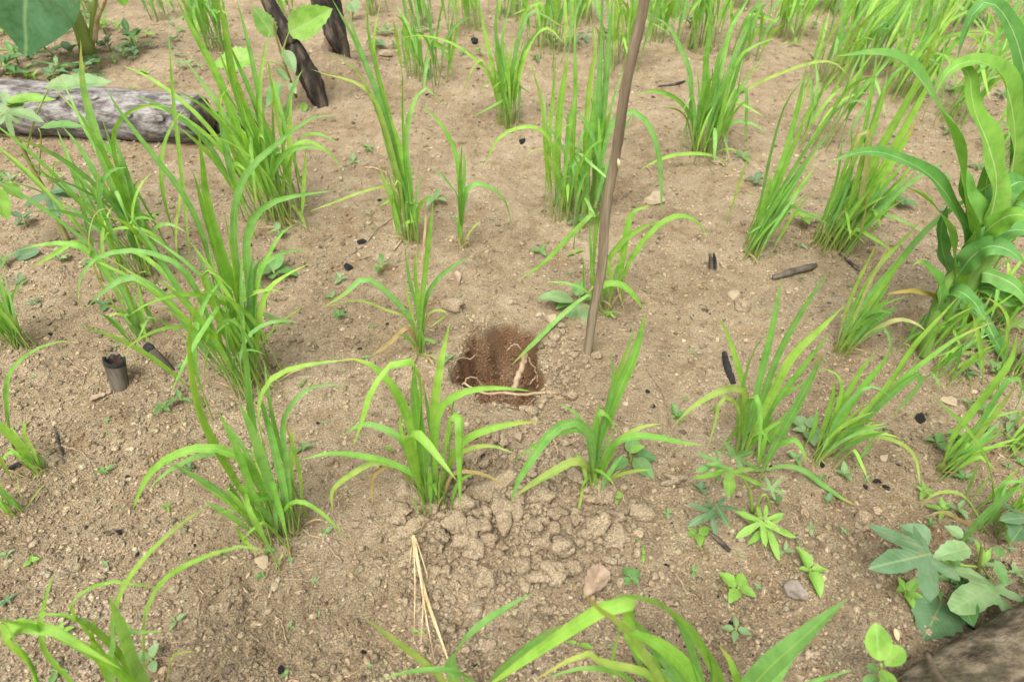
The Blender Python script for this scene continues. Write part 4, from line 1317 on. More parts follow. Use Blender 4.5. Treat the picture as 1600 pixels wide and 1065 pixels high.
W = [
 ('four-leaved weed beside the lump of charcoal in mid plot', 597, 418, 27, 'lance', 4, MD, .42),
 ('two-leaved pale weed just below the lump of charcoal', 533, 436, 17, 'ovate', 3, PA, .6),
 ('small weed with two narrow leaves left of centre, below the two-leaved one', 519, 464, 15, 'lance', 3, MD, .5),
 ('bushy little weed crossed by a yellow rice blade left of centre', 531, 494, 19, 'ovate', 5, MD, .5),
 ('flat star-shaped seedling right of the bushy little weed', 582, 510, 9, 'lance', 4, PA, .4),
 ('weed with three broad pale leaves right of the tall narrow rice tuft', 682, 312, 27, 'ovate', 4, PA, .62),
 ('weed at the foot of the slender young rice plant', 712, 345, 13, 'lance', 3, PA, .4),
 ('thin dark seedling on bare soil left of the tall narrow rice tuft', 579, 337, 11, 'lance', 3, DK, .3),
 ('leafy weed under the leafy rice tuft left of centre', 430, 425, 32, 'round', 5, MD, .8),
 ('grey-green weed beside the leafy tuft, upper of two', 438, 365, 25, 'ovate', 4, PA, .6),
 ('small round-leaved weed between clods right of the front rice tuft', 958, 775, 17, 'round', 3, BR, .8),
 ('trailing weed with rounded leaves right of the crumpled dead leaf', 985, 900, 26, 'round', 4, MD, .75),
 ('single bright upright sprout above the trailing round-leaved weed', 1004, 868, 16, 'ovate', 2, BR, .5),
 ('little weed above the trailing round-leaved weed', 1000, 850, 12, 'lance', 2, MD, .45),
 ('mint-like weed with veined leaves under the far-leaning rice clump', 1258, 672, 30, 'ovate', 5, PA, .72),
 ('small weed below the mint-like one by reddish rice stems', 1243, 715, 16, 'ovate', 3, MD, .6),
 ('two round dark leaves growing at the right, left of rice stems', 1460, 690, 27, 'round', 3, MD, .85),
 ('bright mint-like weed with broad toothed leaves in the lower right', 1150, 917, 37, 'serrate', 4, BR, .68),
 ('four-pointed weed below the bright mint-like weed', 1147, 980, 29, 'lance', 4, PA, .48),
 ('bright four-leaved weed standing alone at lower right', 1262, 887, 35, 'ovate', 4, BR, .6),
 ('small pale weed above the lone bright four-leaved weed', 1266, 822, 14, 'ovate', 4, PA, .5),
 ('pale narrow-leaved weed left of the lone bright four-leaved weed', 1226, 858, 15, 'lance', 3, PA, .42),
 ('orange-green young weed left of the toothed palmate leaves', 1410, 925, 27, 'ovate', 5, BR, .55),
 ('yellow-green weed under the palmate weed on the right of the hole', 1090, 832, 24, 'ovate', 3, BR, .7),
 ('small weed by rootlets, between front tuft and palmate weed', 1042, 800, 15, 'ovate', 4, PA, .55),
 ('tiny four-leaved weed among pebbles at lower centre right', 1083, 890, 14, 'ovate', 4, MD, .55),
 ('weed half under arching yellow blades right of the hole', 1056, 645, 19, 'ovate', 4, MD, .6),
 ('flat pale weed on bare soil above the half-covered weed', 1071, 620, 9, 'lance', 4, PA, .4),
 ('flat pale weed on bare soil right of the stake foot', 1081, 550, 9, 'lance', 4, PA, .4),
 ('broad weed at the foot of the thin rice tillers on the right', 1252, 345, 27, 'lance', 5, BR, .5),
 ('pale flat weed on soil below the thin tillers on the right', 1247, 382, 14, 'lance', 3, PA, .4),
 ('bluish weed inside the right-leaning rice clump', 1180, 283, 20, 'ovate', 4, BL, .6),
 ('dark weed in the shade left of the maize stalks', 1404, 318, 24, 'ovate', 5, DK, .6),
 ('single bluish leaf on soil beside the broad-bladed clump', 1366, 357, 12, 'lance', 2, BL, .45),
 ('four-leaved weed right of the hollow stub, lower one', 257, 636, 21, 'ovate', 4, MD, .55),
 ('three-leaved weed right of the hollow stub, touching the hooked blade', 284, 622, 22, 'ovate', 3, MD, .55),
 ('narrow-leaved weed alone on bare soil at left', 166, 736, 19, 'lance', 4, MD, .4),
 ('small weed under the left-drooping blade of the big foreground tuft', 298, 732, 14, 'round', 3, DK, .7),
 ('little weed below the left-drooping blade', 262, 790, 13, 'ovate', 3, BR, .5),
 ('bright upright sprout at the left edge', 38, 665, 17, 'ovate', 2, BR, .4),
 ('pair of oval leaves in the lower left behind blurred blades', 240, 1028, 25, 'round', 3, PA, .7),
 ('small oval-leaved weed right of the crossing blades at lower left', 276, 968, 16, 'ovate', 3, PA, .55),
 ('bright bushy sprout near the left edge by a grey pebble', 50, 872, 16, 'serrate', 3, BR, .8),
 ('pale weed at the left edge beside the bushy sprout', 14, 866, 15, 'ovate', 3, PA, .5),
 ('grey-green rosette at the lower left edge', 12, 935, 15, 'ovate', 5, BL, .4),
 ('leafy weed behind the blurred blades at bottom left', 100, 985, 26, 'lance', 4, BR, .4),
 ('dark weed at the bottom left under the blurred blades', 92, 1045, 22, 'ovate', 4, MD, .5),
 ('oval leaf half hidden below the dry straw strands', 655, 985, 10, 'round', 2, BR, .6),
 ('small clover-like weed at the foot of the big foreground tuft', 422, 857, 10, 'round', 3, MD, .8),
 ('small clover-like weed right of the big foreground tuft', 509, 829, 11, 'round', 3, PA, .8),
 ('small clover-like weed under the pale stone', 410, 897, 9, 'round', 3, MD, .8),
 ('small weed at bottom left of centre, upper of two', 497, 961, 9, 'ovate', 3, PA, .6),
 ('small weed at bottom left of centre, lower of two', 455, 978, 10, 'ovate', 3, PA, .6),
 ('small clover-like weed at the bottom edge by charcoal', 446, 1053, 9, 'round', 3, MD, .8),
 ('leafy weed beneath the close bottom-centre blades', 1018, 1045, 34, 'ovate', 5, MD, .6),
 ('upright narrow leaf beside the long arching close blade', 903, 1000, 26, 'ovate', 2, BR, .42),
 ('rosette at the far right below the maize, upper one', 1535, 640, 22, 'ovate', 5, MD, .5),
 ('rosette at the far right below the maize, lower one', 1572, 660, 20, 'ovate', 4, PA, .5),
 ('weed with small leaves under the right-edge rice, by charcoal', 1500, 688, 20, 'ovate', 5, DK, .5),
 ('bright low weed below the yellow hooked blade at right', 1440, 768, 20, 'lance', 5, BR, .4),
 ('bright low weed right of the yellow hooked blade', 1470, 795, 22, 'ovate', 5, BR, .45),
 ('small weed on soil near charcoal bits at right', 1352, 748, 9, 'ovate', 4, PA, .5),
 ('bluish weed at upper left behind the pale log, nearest its middle', 212, 90, 14, 'ovate', 4, BL, .5),
 ('weed behind the log beside the taro stalk, left one', 92, 108, 26, 'lance', 5, MD, .5),
 ('weed behind the log beside the taro stalk, right one', 150, 90, 22, 'lance', 4, MD, .5),
 ('weed with narrow leaves behind the log, under the curling stalk', 178, 92, 16, 'lance', 4, BR, .4),
 ('dark shrubby weed under the big taro leaf, left', 12, 105, 34, 'lance', 6, DK, .5),
 ('dark shrubby weed under the big taro leaf, right', 42, 115, 26, 'ovate', 5, DK, .5),
 ('broad-leaved weed on soil behind the log, near the thin pale rice', 268, 35, 15, 'ovate', 2, BL, .5),
 ('pair of bluish leaves behind the burnt log end, left one', 264, 72, 14, 'ovate', 2, BL, .6),
 ('pair of pale leaves behind the burnt log end', 290, 102, 18, 'ovate', 3, PA, .65),
 ('feathery weed behind the log middle', 224, 114, 16, 'finger', 3, BR, .8),
 ('small bright sprout touching the log top', 209, 138, 11, 'lance', 3, BR, .5),
 ('small weed right of the log sprout', 270, 128, 13, 'lance', 4, BR, .4),
 ('pale ground weed at the top, right of the charred stump', 605, 50, 20, 'ovate', 5, PA, .5),
 ('small ground weed below the pale one right of the charred stump', 618, 73, 12, 'ovate', 4, MD, .5),
 ('weed at the foot of the back-row clump with thin arching tips', 672, 118, 12, 'ovate', 4, DK, .6),
 ('weed between the tall tuft and the burnt stump, on bare soil', 575, 232, 18, 'lance', 4, MD, .5),
 ('pale leaf rosette above the tall tuft foot', 553, 250, 14, 'ovate', 3, PA, .6),
 ('weed beside the dense upright clump foot, right side', 905, 345, 20, 'ovate', 4, BL, .5),
 ('weed below the dense upright clump, left of the stake plant', 845, 392, 14, 'ovate', 3, MD, .6),
 ('bright leaf weed left of the stake', 897, 392, 17, 'ovate', 2, BR, .5),
 ('feathery seedling at the right of the stake foot', 950, 490, 20, 'finger', 4, BR, .7),
 ('weed between two back clumps left of the stake', 838, 90, 14, 'ovate', 4, DK, .5),
 ('large grey leaf weed behind the dense upright clump', 915, 58, 22, 'ovate', 3, BL, .5),
 ('weed right of the clump with the folded blade', 1160, 245, 18, 'ovate', 4, MD, .5),
 ('low weed patch plant at the top right, beyond the grey-green clump', 1190, 40, 16, 'ovate', 4, BL, .5),
 ('weed at the left edge beneath lobed leaves', 35, 440, 18, 'ovate', 4, BL, .45),
 ('grey-green rosette on soil at left, above the hollow stub', 55, 470, 14, 'lance', 6, BL, .3),
 ('dark weed under the rice tuft in front of the log', 165, 475, 14, 'round', 3, DK, .7),
 ('weed amid reddish stems beside the big foreground tuft', 475, 700, 16, 'ovate', 4, MD, .55),
 ('round leaf seedling between foreground and hole tufts', 474, 597, 12, 'round', 2, MD, .7),
 ('little weed left of the tuft in front of the hole', 611, 703, 12, 'round', 2, BR, .8),
 ('pale wispy weed on the left rim of the hole', 700, 560, 17, 'ovate', 3, PA, .5),
 ('dark little weed on soil right of the curling rootlets', 1115, 640, 8, 'ovate', 3, DK, .6),
]
for it in W:
    weed(*it[:8], group='small weeds', rise=.45 if it[3] > 18 else .3)

MARKS = [('the hollow stub', 187, 580), ('the foot of the bamboo stake', 915, 550), ('the dry straw', 660, 930), ('the crumpled dead leaf', 930, 915), ('the large foreground rice tuft', 440, 838),
         ('the lone bright four-leaved weed', 1262, 887), ('the maize stalks', 1460, 520), ('the finger-leaved weed', 1150, 790), ('the largest charcoal lump', 546, 420), ('the small burnt peg', 1113, 410),
         ('the brown log in the corner', 1500, 1040), ('the pale log', 180, 190), ('the far-leaning rice clump', 1282, 716), ('the rice tuft in front of the hole', 680, 795), ('the rice tuft right of the hole front', 930, 765),
         ('the slender young rice plant', 721, 386), ('the blurred bottom left blades', 150, 1000), ('the reddish stems at the left edge', 30, 795), ('the dense upright rice clump', 905, 338), ('the leafy rice tuft left of centre', 392, 602), ('the dug hole', 785, 570)]
def near(px, py):
    n_, x_, y_ = min(MARKS, key=lambda m: (m[1] - px) ** 2 + (m[2] - py) ** 2)
    dx, dy = px - x_, py - y_
    side = ('right of ' if dx > 0 else 'left of ') if abs(dx) > abs(dy) else ('below ' if dy > 0 else 'above ')
    return side + n_
# a sprinkling of tiny seedlings that look all alike
proto = None
k_seed = 0
for tries in range(400):
    if k_seed >= 115: break
    px, py = random.uniform(0, 1590), random.uniform(60, 1055)
    x, y = flat(px, py)
    if hole_r(np.array(x), np.array(y))[0] < 1.25 or spoil_mask(np.array(x), np.array(y)) > .4: continue
    p = g(px, py); p[2] = float(h_full(p[0], p[1]))
    if proto is None:
        proto = empty('seedling', p, 'tiny seedling on soil ' + near(px, py), 'seedling', 'tiny seedlings ' + near(px, py))
        lv = []
        for i in range(4):
            a = i * math.pi / 2 + .2
            d = np.array([math.cos(a), math.sin(a), .35])
            lv.append(broad(proto, p, p + np.array([0, 0, .003]), p + np.array([0, 0, .003]) + d * (.0085 if i % 2 else .0062), .55, 'ovate', PA, np.array([0, 0, 1.]), .2, .2, 8, 2))
    else:
        r = proto.copy(); COL.objects.link(r); r.location = p; r.rotation_euler = (0, 0, random.uniform(0, 6.28))
        s = random.uniform(.6, 1.5); r.scale = (s, s, s)
        tag(r, 'tiny seedling on soil ' + near(px, py), 'seedling', 'tiny seedlings ' + near(px, py))
        for c in lv:
            q = c.copy(); COL.objects.link(q); q.parent = r
    k_seed += 1

# low weeds crowding the back of the plot, alike at that distance
for lab, x0, x1, y0, y1, cnt in [('low green weed crowding under the taro leaf behind the log', 0, 230, 20, 130, 34), ('low green weed between the back rice rows at the top right', 1040, 1600, 0, 110, 26), ('low green weed between the back rice rows at the top middle', 560, 1040, 0, 90, 16), ('small weed in the shade among rice right of the maize leaf', 1330, 1600, 110, 330, 14), ('small weed near the right edge under the maize', 1490, 1600, 520, 800, 14), ('small weed by the left edge around the lobed plant', 0, 240, 250, 420, 14), ('small weed among lobed leaves at lower right', 1430, 1600, 790, 960, 20), ('small weed under rice in the right middle', 1060, 1330, 640, 800, 12), ('small weed behind the charred stumps', 230, 480, 20, 130, 10)]:
    for k in range(cnt):
        cn, cc_ = random.choice([('dark green', DK), ('mid green', MD), ('bluish green', BL), ('pale green', PA), ('mid green', MD), ('bright green', BR)])
        sn_, sh_ = random.choice([('oval-leaved', 'ovate'), ('narrow-leaved', 'lance'), ('narrow-leaved', 'lance'), ('tooth-leaved', 'serrate')])
        full = cn + ' ' + sn_ + ' ' + lab.replace('low green ', 'low ')
        weed(full, random.uniform(x0, x1), random.uniform(y0, y1), random.uniform(10, 20) * (1.6 if 'taro' in lab else 1), sh_, random.choice([3, 4, 5]), cc_, random.uniform(.35, .6), random.uniform(15, 45), random.choice([1, 1, 2]), full, nn=10)

# ------------------------------------------------------------------ larger broad-leaved plants
b = g(905, 478)
r = empty('broadleaf_weed', b, 'broad smooth-leaved weed left of the stake foot, behind the hole', 'weed', 'larger weeds')
px_stem(r, b, '905,478 906,470 905,458', 2.5, M_PETI)
px_leaf(r, b, (896, 470), (840, 458), .48, 'ovate', PA, .0, -.02)
px_leaf(r, b, (904, 475), (904, 512), .72, 'ovate', PA, -.0, -.10, droop=.25)
px_leaf(r, b, (900, 462), (912, 436), .75, 'ovate', MD, .02, .06)
px_leaf(r, b, (892, 470), (868, 480), .5, 'ovate', MD, 0, -.03)
px_leaf(r, b, (910, 468), (935, 455), .6, 'ovate', MD, .02, .03)
b = g(985, 722)
r = empty('broadleaf_weed', b, 'broad dark-leaved weed touching the rice tuft right of the hole front', 'weed', 'larger weeds')
px_stem(r, b, '985,722 986,714 984,706', 2.5, M_PETI)
px_leaf(r, b, (980, 716), (953, 743), .62, 'ovate', MD, 0, -.03)
px_leaf(r, b, (990, 716), (1020, 756), .58, 'ovate', MD, 0, -.05)
px_leaf(r, b, (986, 712), (990, 676), .72, 'ovate', MD, .02, .06)
px_leaf(r, b, (995, 708), (1028, 716), .55, 'ovate', DK, .01, .0)
px_leaf(r, b, (985, 705), (1006, 695), .55, 'ovate', BR, .0, .0)
# palmate weed in the right middle
b = g(1175, 800)
r = empty('palmate_weed', b, 'weed with finger-lobed bright leaves below the right-leaning rice clump', 'weed', 'larger weeds')
px_stem(r, b, '1175,800 1172,770 1160,745 1140,730', 3, M_PETI)
px_stem(r, b, '1178,800 1195,770 1200,815', 2.2, M_PETI)
for a, t, c, oa, ob in [((1140, 735), (1140, 770), BR, -.04, -.12), ((1122, 722), (1085, 735), MD, 0, -.02), ((1112, 800), (1075, 820), BL, -.05, -.08),
                        ((1150, 715), (1180, 700), MD, 0, .04), ((1190, 815), (1150, 838), BR, -.05, -.08), ((1200, 822), (1218, 872), BR, -.05, -.12),
                        ((1196, 812), (1226, 800), BR, -.04, -.03), ((1205, 765), (1222, 745), MD, 0, .02), ((1120, 790), (1140, 822), BL, -.05, -.10)]:
    px_leaf(r, b, a, t, .95, 'finger', c, oa, ob, n=22, droop=.12)
# lobed plant at lower right
b = g(1525, 905)
r = empty('lobed_leaf_plant', b, 'plant with large toothed lobed leaves at the lower right, above the brown log', 'plant', 'lobed-leaf plants')
px_stem(r, b, '1525,905 1500,905 1480,915 1455,930', 3, M_RSTEM)
px_stem(r, b, '1525,905 1530,880 1535,850', 3.5, M_RSTEM)
px_stem(r, b, '1480,915 1475,935 1466,952', 2, M_PETI)
px_stem(r, b, '1530,885 1490,880 1450,868', 2, M_PETI)
px_stem(r, b, '1532,880 1545,900 1552,918', 2, M_PETI)
px_leaf(r, b, (1448, 866), (1362, 882), .95, 'palm', BL, -.03, -.06, n=22, droop=.1)
px_leaf(r, b, (1452, 850), (1408, 818), .95, 'ovate', BL, .02, .06, droop=.1)
px_leaf(r, b, (1552, 916), (1490, 948), 1.0, 'palm3', PA, -.04, -.10, droop=.1)
px_leaf(r, b, (1552, 916), (1602, 938), .9, 'palm3', PA, -.04, -.08, droop=.1)
px_leaf(r, b, (1466, 946), (1445, 995), .92, 'serrate', BL, -.05, -.12, droop=.1)
px_leaf(r, b, (1515, 855), (1460, 868), .5, 'serrate', PA, 0, -.02)
px_leaf(r, b, (1505, 838), (1478, 820), .7, 'serrate', PA, .03, .05)
px_leaf(r, b, (1535, 880), (1530, 845), .35, 'lance', BR, 0, .02)
px_leaf(r, b, (1535, 880), (1550, 855), .35, 'lance', BR, 0, .02)
px_leaf(r, b, (1555, 875), (1575, 915), .45, 'serrate', MD, -.02, -.06)
px_leaf(r, b, (1560, 870), (1562, 850), .55, 'serrate', MD, .0, .03)
px_leaf(r, b, (1500, 935), (1520, 970), .6, 'ovate', DK, -.06, -.12)
px_leaf(r, b, (1478, 912), (1452, 918), .6, 'ovate', MD, 0, 0)
px_leaf(r, b, (1500, 880), (1482, 870), .6, 'ovate', MD, 0, 0)
b = g(1610, 850)
r = empty('lobed_leaf_plant', b, 'single pale lobed leaf reaching in from the right edge', 'plant', 'lobed-leaf plants')
px_stem(r, b, '1610,850 1612,825 1605,810', 2.5, M_PETI)
px_leaf(r, b, (1605, 808), (1567, 808), 1.0, 'palm3', BL, 0, -.02, droop=.1)
px_leaf(r, b, (1605, 812), (1585, 840), .7, 'serrate', BL, 0, -.05)
# bright shrub seedling at the bottom
b = g(1385, 1085)
r = empty('broadleaf_weed', b, 'bright green rounded-leaf seedling at the bottom edge beside the brown log', 'weed', 'larger weeds')
px_stem(r, b, '1385,1085 1378,1055 1376,1036', 4, M_PETI)
px_leaf(r, b, (1374, 1032), (1370, 975), .70, 'round', BR, .0, .04, fold=.4, quilt=.004)
px_leaf(r, b, (1384, 1040), (1412, 1008), .62, 'round', BR, 0, .03, fold=.4)
px_leaf(r, b, (1372, 1045), (1356, 1040), .6, 'round', MD, 0, 0)
px_leaf(r, b, (1380, 1045), (1395, 1080), .6, 'round', BR, -.02, -.06)
px_leaf(r, b, (1370, 1055), (1350, 1075), .6, 'round', MD, -.02, -.04)
# taro at the top left
b = g(138, 84)
r = empty('taro_plant', b, 'taro plant at the top left with one huge dark heart-shaped leaf', 'taro plant')
px_stem(r, b, '138,84 128,50 108,0 90,-70 65,-100 40,-78', 12, M_PETI, [0, 0, -.02, -.08, -.14, -.18], 'leaf_stalk', 10, .35)
px_stem(r, b, '148,66 152,30 162,5 175,-35', 4.5, M_STRAW, name='dead_stalk')
px_stem(r, b, '142,80 150,-10 175,-60', 5, M_PETI, [0, .03, .05], 'leaf_stalk', 8, .6)
px_leaf(r, b, (40, -72), (34, 91), 1.08, 'heart', (.070, .175, .070), -.18, -.24, npref=nrm(np.array([.1, -.8, .45])), fold=.10, droop=.06, n=30, rings=5)
px_leaf(r, b, (180, -55), (190, 11), 1.2, 'heart', BR, .05, .0, npref=nrm(np.array([0, -.8, .4])), n=26, rings=4)
# lobed plant at the left edge
b = g(108, 380)
r = empty('lobed_leaf_plant', b, 'reddish-stemmed plant with pale lobed leaves at the left, before the log', 'plant', 'lobed-leaf plants')
px_stem(r, b, '108,380 90,342 72,302 50,262 28,218', 4.2, M_RSTEM, [0, .02, .03, .04, .05])
px_stem(r, b, '40,240 55,185 75,140', 1.7, M_PETI, [.05, .05, .04])
px_stem(r, b, '60,280 64,215 60,200', 1.5, M_PETI, [.04, 0, 0])
px_stem(r, b, '75,304 40,290 15,285', 1.7, M_PETI, [.03, .0, -.02])
px_leaf(r, b, (70, 136), (175, 124), .34, 'serrate', PA, .04, .06, droop=.04)
px_leaf(r, b, (20, 172), (-35, 160), .95, 'palm', PA, .05, .04, droop=.08)
px_leaf(r, b, (12, 172), (66, 184), .40, 'serrate', PA, .04, .02)
px_leaf(r, b, (10, 165), (40, 152), .5, 'lance', BR, .06, .06)
px_leaf(r, b, (8, 160), (80, 146), .30, 'lance', BR, .07, .07)
px_leaf(r, b, (10, 178), (20, 218), .6, 'palm3', PA, .02, -.02)
px_leaf(r, b, (62, 200), (125, 188), .30, 'serrate', MD, .01, .0)
px_leaf(r, b, (78, 300), (90, 336), 1.1, 'palm3', BL, .02, -.06, droop=.1)
px_leaf(r, b, (80, 298), (120, 290), .5, 'serrate', BL, .02, .02)
px_leaf(r, b, (70, 305), (38, 320), .4, 'serrate', BL, .02, .0)
px_leaf(r, b, (5, 285), (38, 310), .6, 'ovate', BR, -.02, -.03)
px_leaf(r, b, (-10, 290), (10, 345), .6, 'ovate', BR, -.02, -.06)
px_leaf(r, b, (62, 392), (18, 415), .45, 'ovate', BL, -.06, -.08)
px_leaf(r, b, (140, 360), (165, 335), .6, 'ovate', DK, .0, .02)
# papery weed at the stumps
b = g(463, 152)
r = empty('broadleaf_weed', b, 'toothed papery-leaved weed growing against the leaning charred stump', 'weed', 'larger weeds')
px_stem(r, b, '463,152 455,130 443,95 432,60 425,30', 2.4, M_RSTEM, [0, -.04, -.06, -.06, -.06])
px_stem(r, b, '448,112 430,98 395,92', 1.5, M_PETI, [-.05, -.06, -.06])
px_stem(r, b, '440,85 448,60 452,50', 1.5, M_PETI, [-.06, -.06, -.06])
px_leaf(r, b, (428, 58), (395, 10), .62, 'serrate', (.16, .31, .06), -.06, -.04, npref=nrm(np.array([.25, -.8, .5])), n=34, droop=.05)
px_leaf(r, b, (452, 52), (518, 13), .58, 'serrate', BR, -.06, -.06, npref=nrm(np.array([.1, -.75, .5])), n=34, droop=.05)
px_leaf(r, b, (398, 92), (330, 98), .62, 'serrate', BR, -.06, -.08, n=34, droop=.08)
px_leaf(r, b, (444, 78), (462, 112), .55, 'ovate', PA, -.06, -.12)
px_leaf(r, b, (452, 128), (430, 104), .5, 'ovate', PA, -.06, -.04)
px_leaf(r, b, (452, 130), (462, 145), .6, 'ovate', PA, -.06, -.1)
px_leaf(r, b, (440, 130), (412, 165), .55, 'ovate', MD, -.06, -.12)
px_leaf(r, b, (474, 160), (476, 178), .75, 'round', BR, -.02, -.06)
b = g(550, 30)
r = empty('broadleaf_weed', b, 'round pale leaf beside the thick charred stump at the top', 'weed', 'larger weeds')
px_stem(r, b, '550,30 552,14 552,4', 1.6, M_PETI)
px_leaf(r, b, (548, 2), (556, 18), 1.2, 'round', PA, 0, -.05)

# ------------------------------------------------------------------ logs, stumps, stake, stubs
def log_tube(P, R, n, k, amp, seed=0, freq=6.0, cap_in=True):
    """bark-rough trunk: tube whose radius wobbles round and along it; returns V, F, UV"""
    S = spline(P, n)
    Rr = np.interp(np.linspace(0, 1, n + 1), np.linspace(0, 1, len(R)), R)
    V, Fc, UV = tube(S, Rr, k, True)
    for i in range(n + 1):
        for j in range(k):
            a = 6.2832 * j / k
            q = float(.75 * vnoise(np.array(i * freq / 40 + seed), np.array(3.2 * math.cos(a) + 7 + seed), 3) + .6 * vnoise(np.array(i * freq / 28), np.array(6.5 * math.sin(a + .4) + 19 + seed), 4) + .22 * vnoise(np.array(i * freq / 6), np.array(9 * a), 6))
            idx = i * k + j
            V[idx] = S[i] + (V[idx] - S[i]) * (1 + amp * q)
    return V, Fc, UV
def log_obj(name, root, base, P, R, n, k, amp, mat, seed=0, freq=6.0):
    V, Fc, UV = log_tube(P, R, n, k, amp, seed, freq)
    return link(name, build_poly(name, V - base, Fc, UV), mat, root)

# pale log at the upper left
rL = .100
A = at_Z(-160, 158, rL); Bp = at_Z(322, 187, rL)
A[2] += .0; base = g(200, 215)
r = empty('fallen_log', base, 'pale grey-barked log lying at the upper left with a burnt end', 'log', 'logs')
dirn = nrm(Bp - A)
log_obj('trunk', r, base, [A, A + (Bp - A) * .35 + np.array([0, 0, .008]), A + (Bp - A) * .7, Bp - dirn * .02], [rL * 1.02, rL * 1.0, rL * .98, rL * .93], 80, 36, .13, M_BARK, 2)
log_obj('burnt_end', r, base, [Bp - dirn * .05, Bp - dirn * .01, Bp + dirn * .012, Bp + dirn * .02], [rL * .90, rL * .86, rL * .66, rL * .35], 14, 30, .28, M_CHARB, 5)
# burnt branch beyond it
q0 = at_Z(338, 195, .05); q1 = at_Z(400, 190, .04)
log_obj('burnt_branch', r, base, [q0 - dirn * .05, (q0 + q1) / 2, q1], [.05, .042, .03], 12, 12, .15, M_CHARB, 7)
# knots and lifted flakes of bark
for (px, py, s) in [(235, 185, 9), (150, 160, 11), (90, 158, 10), (190, 178, 8), (265, 200, 9)]:
    c = at_Z(px, py, rL * 1.6)
    ax = A + dirn * np.dot(c - A, dirn)
    d = nrm(c - ax); c = ax + d * rL * 1.0
    t = px2m(s, c)
    up = cross(dirn, d)
    V = [c + dirn * t * math.cos(a) * random.uniform(.8, 1.2) + up * t * .55 * math.sin(a) + d * random.uniform(.001, .006) for a in np.linspace(0, 6.28, 9)[:-1]]
    V = V + [v - d * .008 for v in V]
    Fc = [tuple(range(8))] + [(i, (i + 1) % 8, 8 + (i + 1) % 8, 8 + i) for i in range(8)]
    link('bark_flake', build_poly('bark_flake', np.array(V) - base, Fc, None, False), M_BARK, r)

# brown log at the lower right
base = g(1560, 1080)
r = empty('fallen_log', base, 'brown mossy log end in the bottom right corner, very near', 'log', 'logs')
P0 = at_Z(1425, 1102, .050); P1 = at_Z(1500, 1065, .066); P2 = at_Z(1600, 1022, .080); P3 = at_Z(1760, 960, .088)
log_obj('trunk', r, base, [P0, P1, P2, P3], [.042, .058, .074, .080], 70, 36, .14, M_LOG2, 11)
S = [at_Y(*p, P1[1] + o) for p, o in (((1447, 1022), .045), ((1453, 1040), .01), ((1464, 1062), -.035), ((1485, 1085), -.075))]
d_up = np.array([0, 0, .004])
tube_obj('bark_curl', spline(np.array(S) + d_up, 12), np.linspace(.0055, .0085, 13), M_TWIG, r, base, 7, rough=.2)
# charred leaning stump
base = g(503, 163)
r = empty('charred_stump', base, 'leaning burnt black stump, the nearer left one with brown upper bark', 'stump', 'charred stumps')
Y0 = base[1]
P = [base + np.array([0, .01, -.02]), at_Y(488, 130, Y0), at_Y(468, 92, Y0 + .01), at_Y(445, 50, Y0 + .02), at_Y(420, 5, Y0 + .03), at_Y(398, -45, Y0 + .04)]
w = [px2m(x, base) for x in (10, 15, 14.5, 11, 9.5, 9)]
log_obj('burnt_wood', r, base, P[:4], w[:4], 44, 24, .40, M_CHARB, 21)
log_obj('scorched_bark', r, base, [P[3] * .6 + P[2] * .4, P[3], P[4], P[5]], [w[2] * .96, w[3] * 1.02, w[4], w[5]], 22, 16, .14, M_CHARB, 22)
# thick charred stump
base = g(541, 98)
r = empty('charred_stump', base, 'thick burnt black stump behind the leaning one, cut by the top edge', 'stump', 'charred stumps')
Y0 = base[1]
P = [base + np.array([0, 0, -.02]), at_Y(533, 75, Y0), at_Y(522, 45, Y0), at_Y(512, 5, Y0 + .02), at_Y(502, -50, Y0 + .03)]
log_obj('burnt_wood', r, base, P, [px2m(x, base) for x in (8, 15, 19, 22, 23)], 44, 24, .42, M_CHARB, 25)
log_obj('root_flare', r, base, [at_Y(520, 60, Y0), at_Y(505, 85, Y0 - .02), g(478, 115)], [px2m(12, base), px2m(9, base), px2m(5, base)], 12, 10, .2, M_TWIG, 27)

# bamboo stake
base = gf(915, 552)
r = empty('bamboo_stake', base, 'tall weathered bamboo stake leaning right beside the hole', 'stake')
Y0 = base[1]
P = [base - np.array([0, 0, .03]), at_Y(924, 500, Y0), at_Y(937, 420, Y0), at_Y(953, 320, Y0), at_Y(963, 240, Y0), at_Y(974, 165, Y0), at_Y(987, 85, Y0), at_Y(1004, -15, Y0), at_Y(1022, -120, Y0)]
S = spline(P, 90)
S[:, 0] += .004 * np.sin(np.linspace(0, 9, 91)) + .003 * np.sin(np.linspace(1, 23, 91))
S[:, 1] += .003 * np.sin(np.linspace(2, 14, 91))
R = np.interp(np.linspace(0, 1, 91), [0, .15, .45, .60, .615, .63, .645, .85, 1], (9.0, 10.2, 11.5, 11.2, 12.6, 12.6, 11.4, 11.8, 11.8)) * np.array([px2m(1, p) for p in S]) * .70
V, Fc, UV = tube(S, R, 16, True)
for i in range(91):
    for j in range(16):
        a = 6.28 * j / 16
        S[i][0] += 0.0
        kk = 1 + .16 * float(vnoise(np.array(i * .22), np.array(2.5 * math.cos(a) + 4), 6)) + .05 * math.sin(3 * a + i * .02)
        V[i * 16 + j] = S[i] + (V[i * 16 + j] - S[i]) * kk
link('pole', build_poly('pole', V - base, Fc, UV), M_STAKE, r)
Sp = [at_Y(966, 248, Y0 - .012), at_Y(967, 256, Y0 - .014), at_Y(967, 266, Y0 - .012)]
tube_obj('splinter', spline(np.array(Sp), 6), [.001, .003, .004, .004, .003, .002, .001], M_STRAW, r, base, 6)

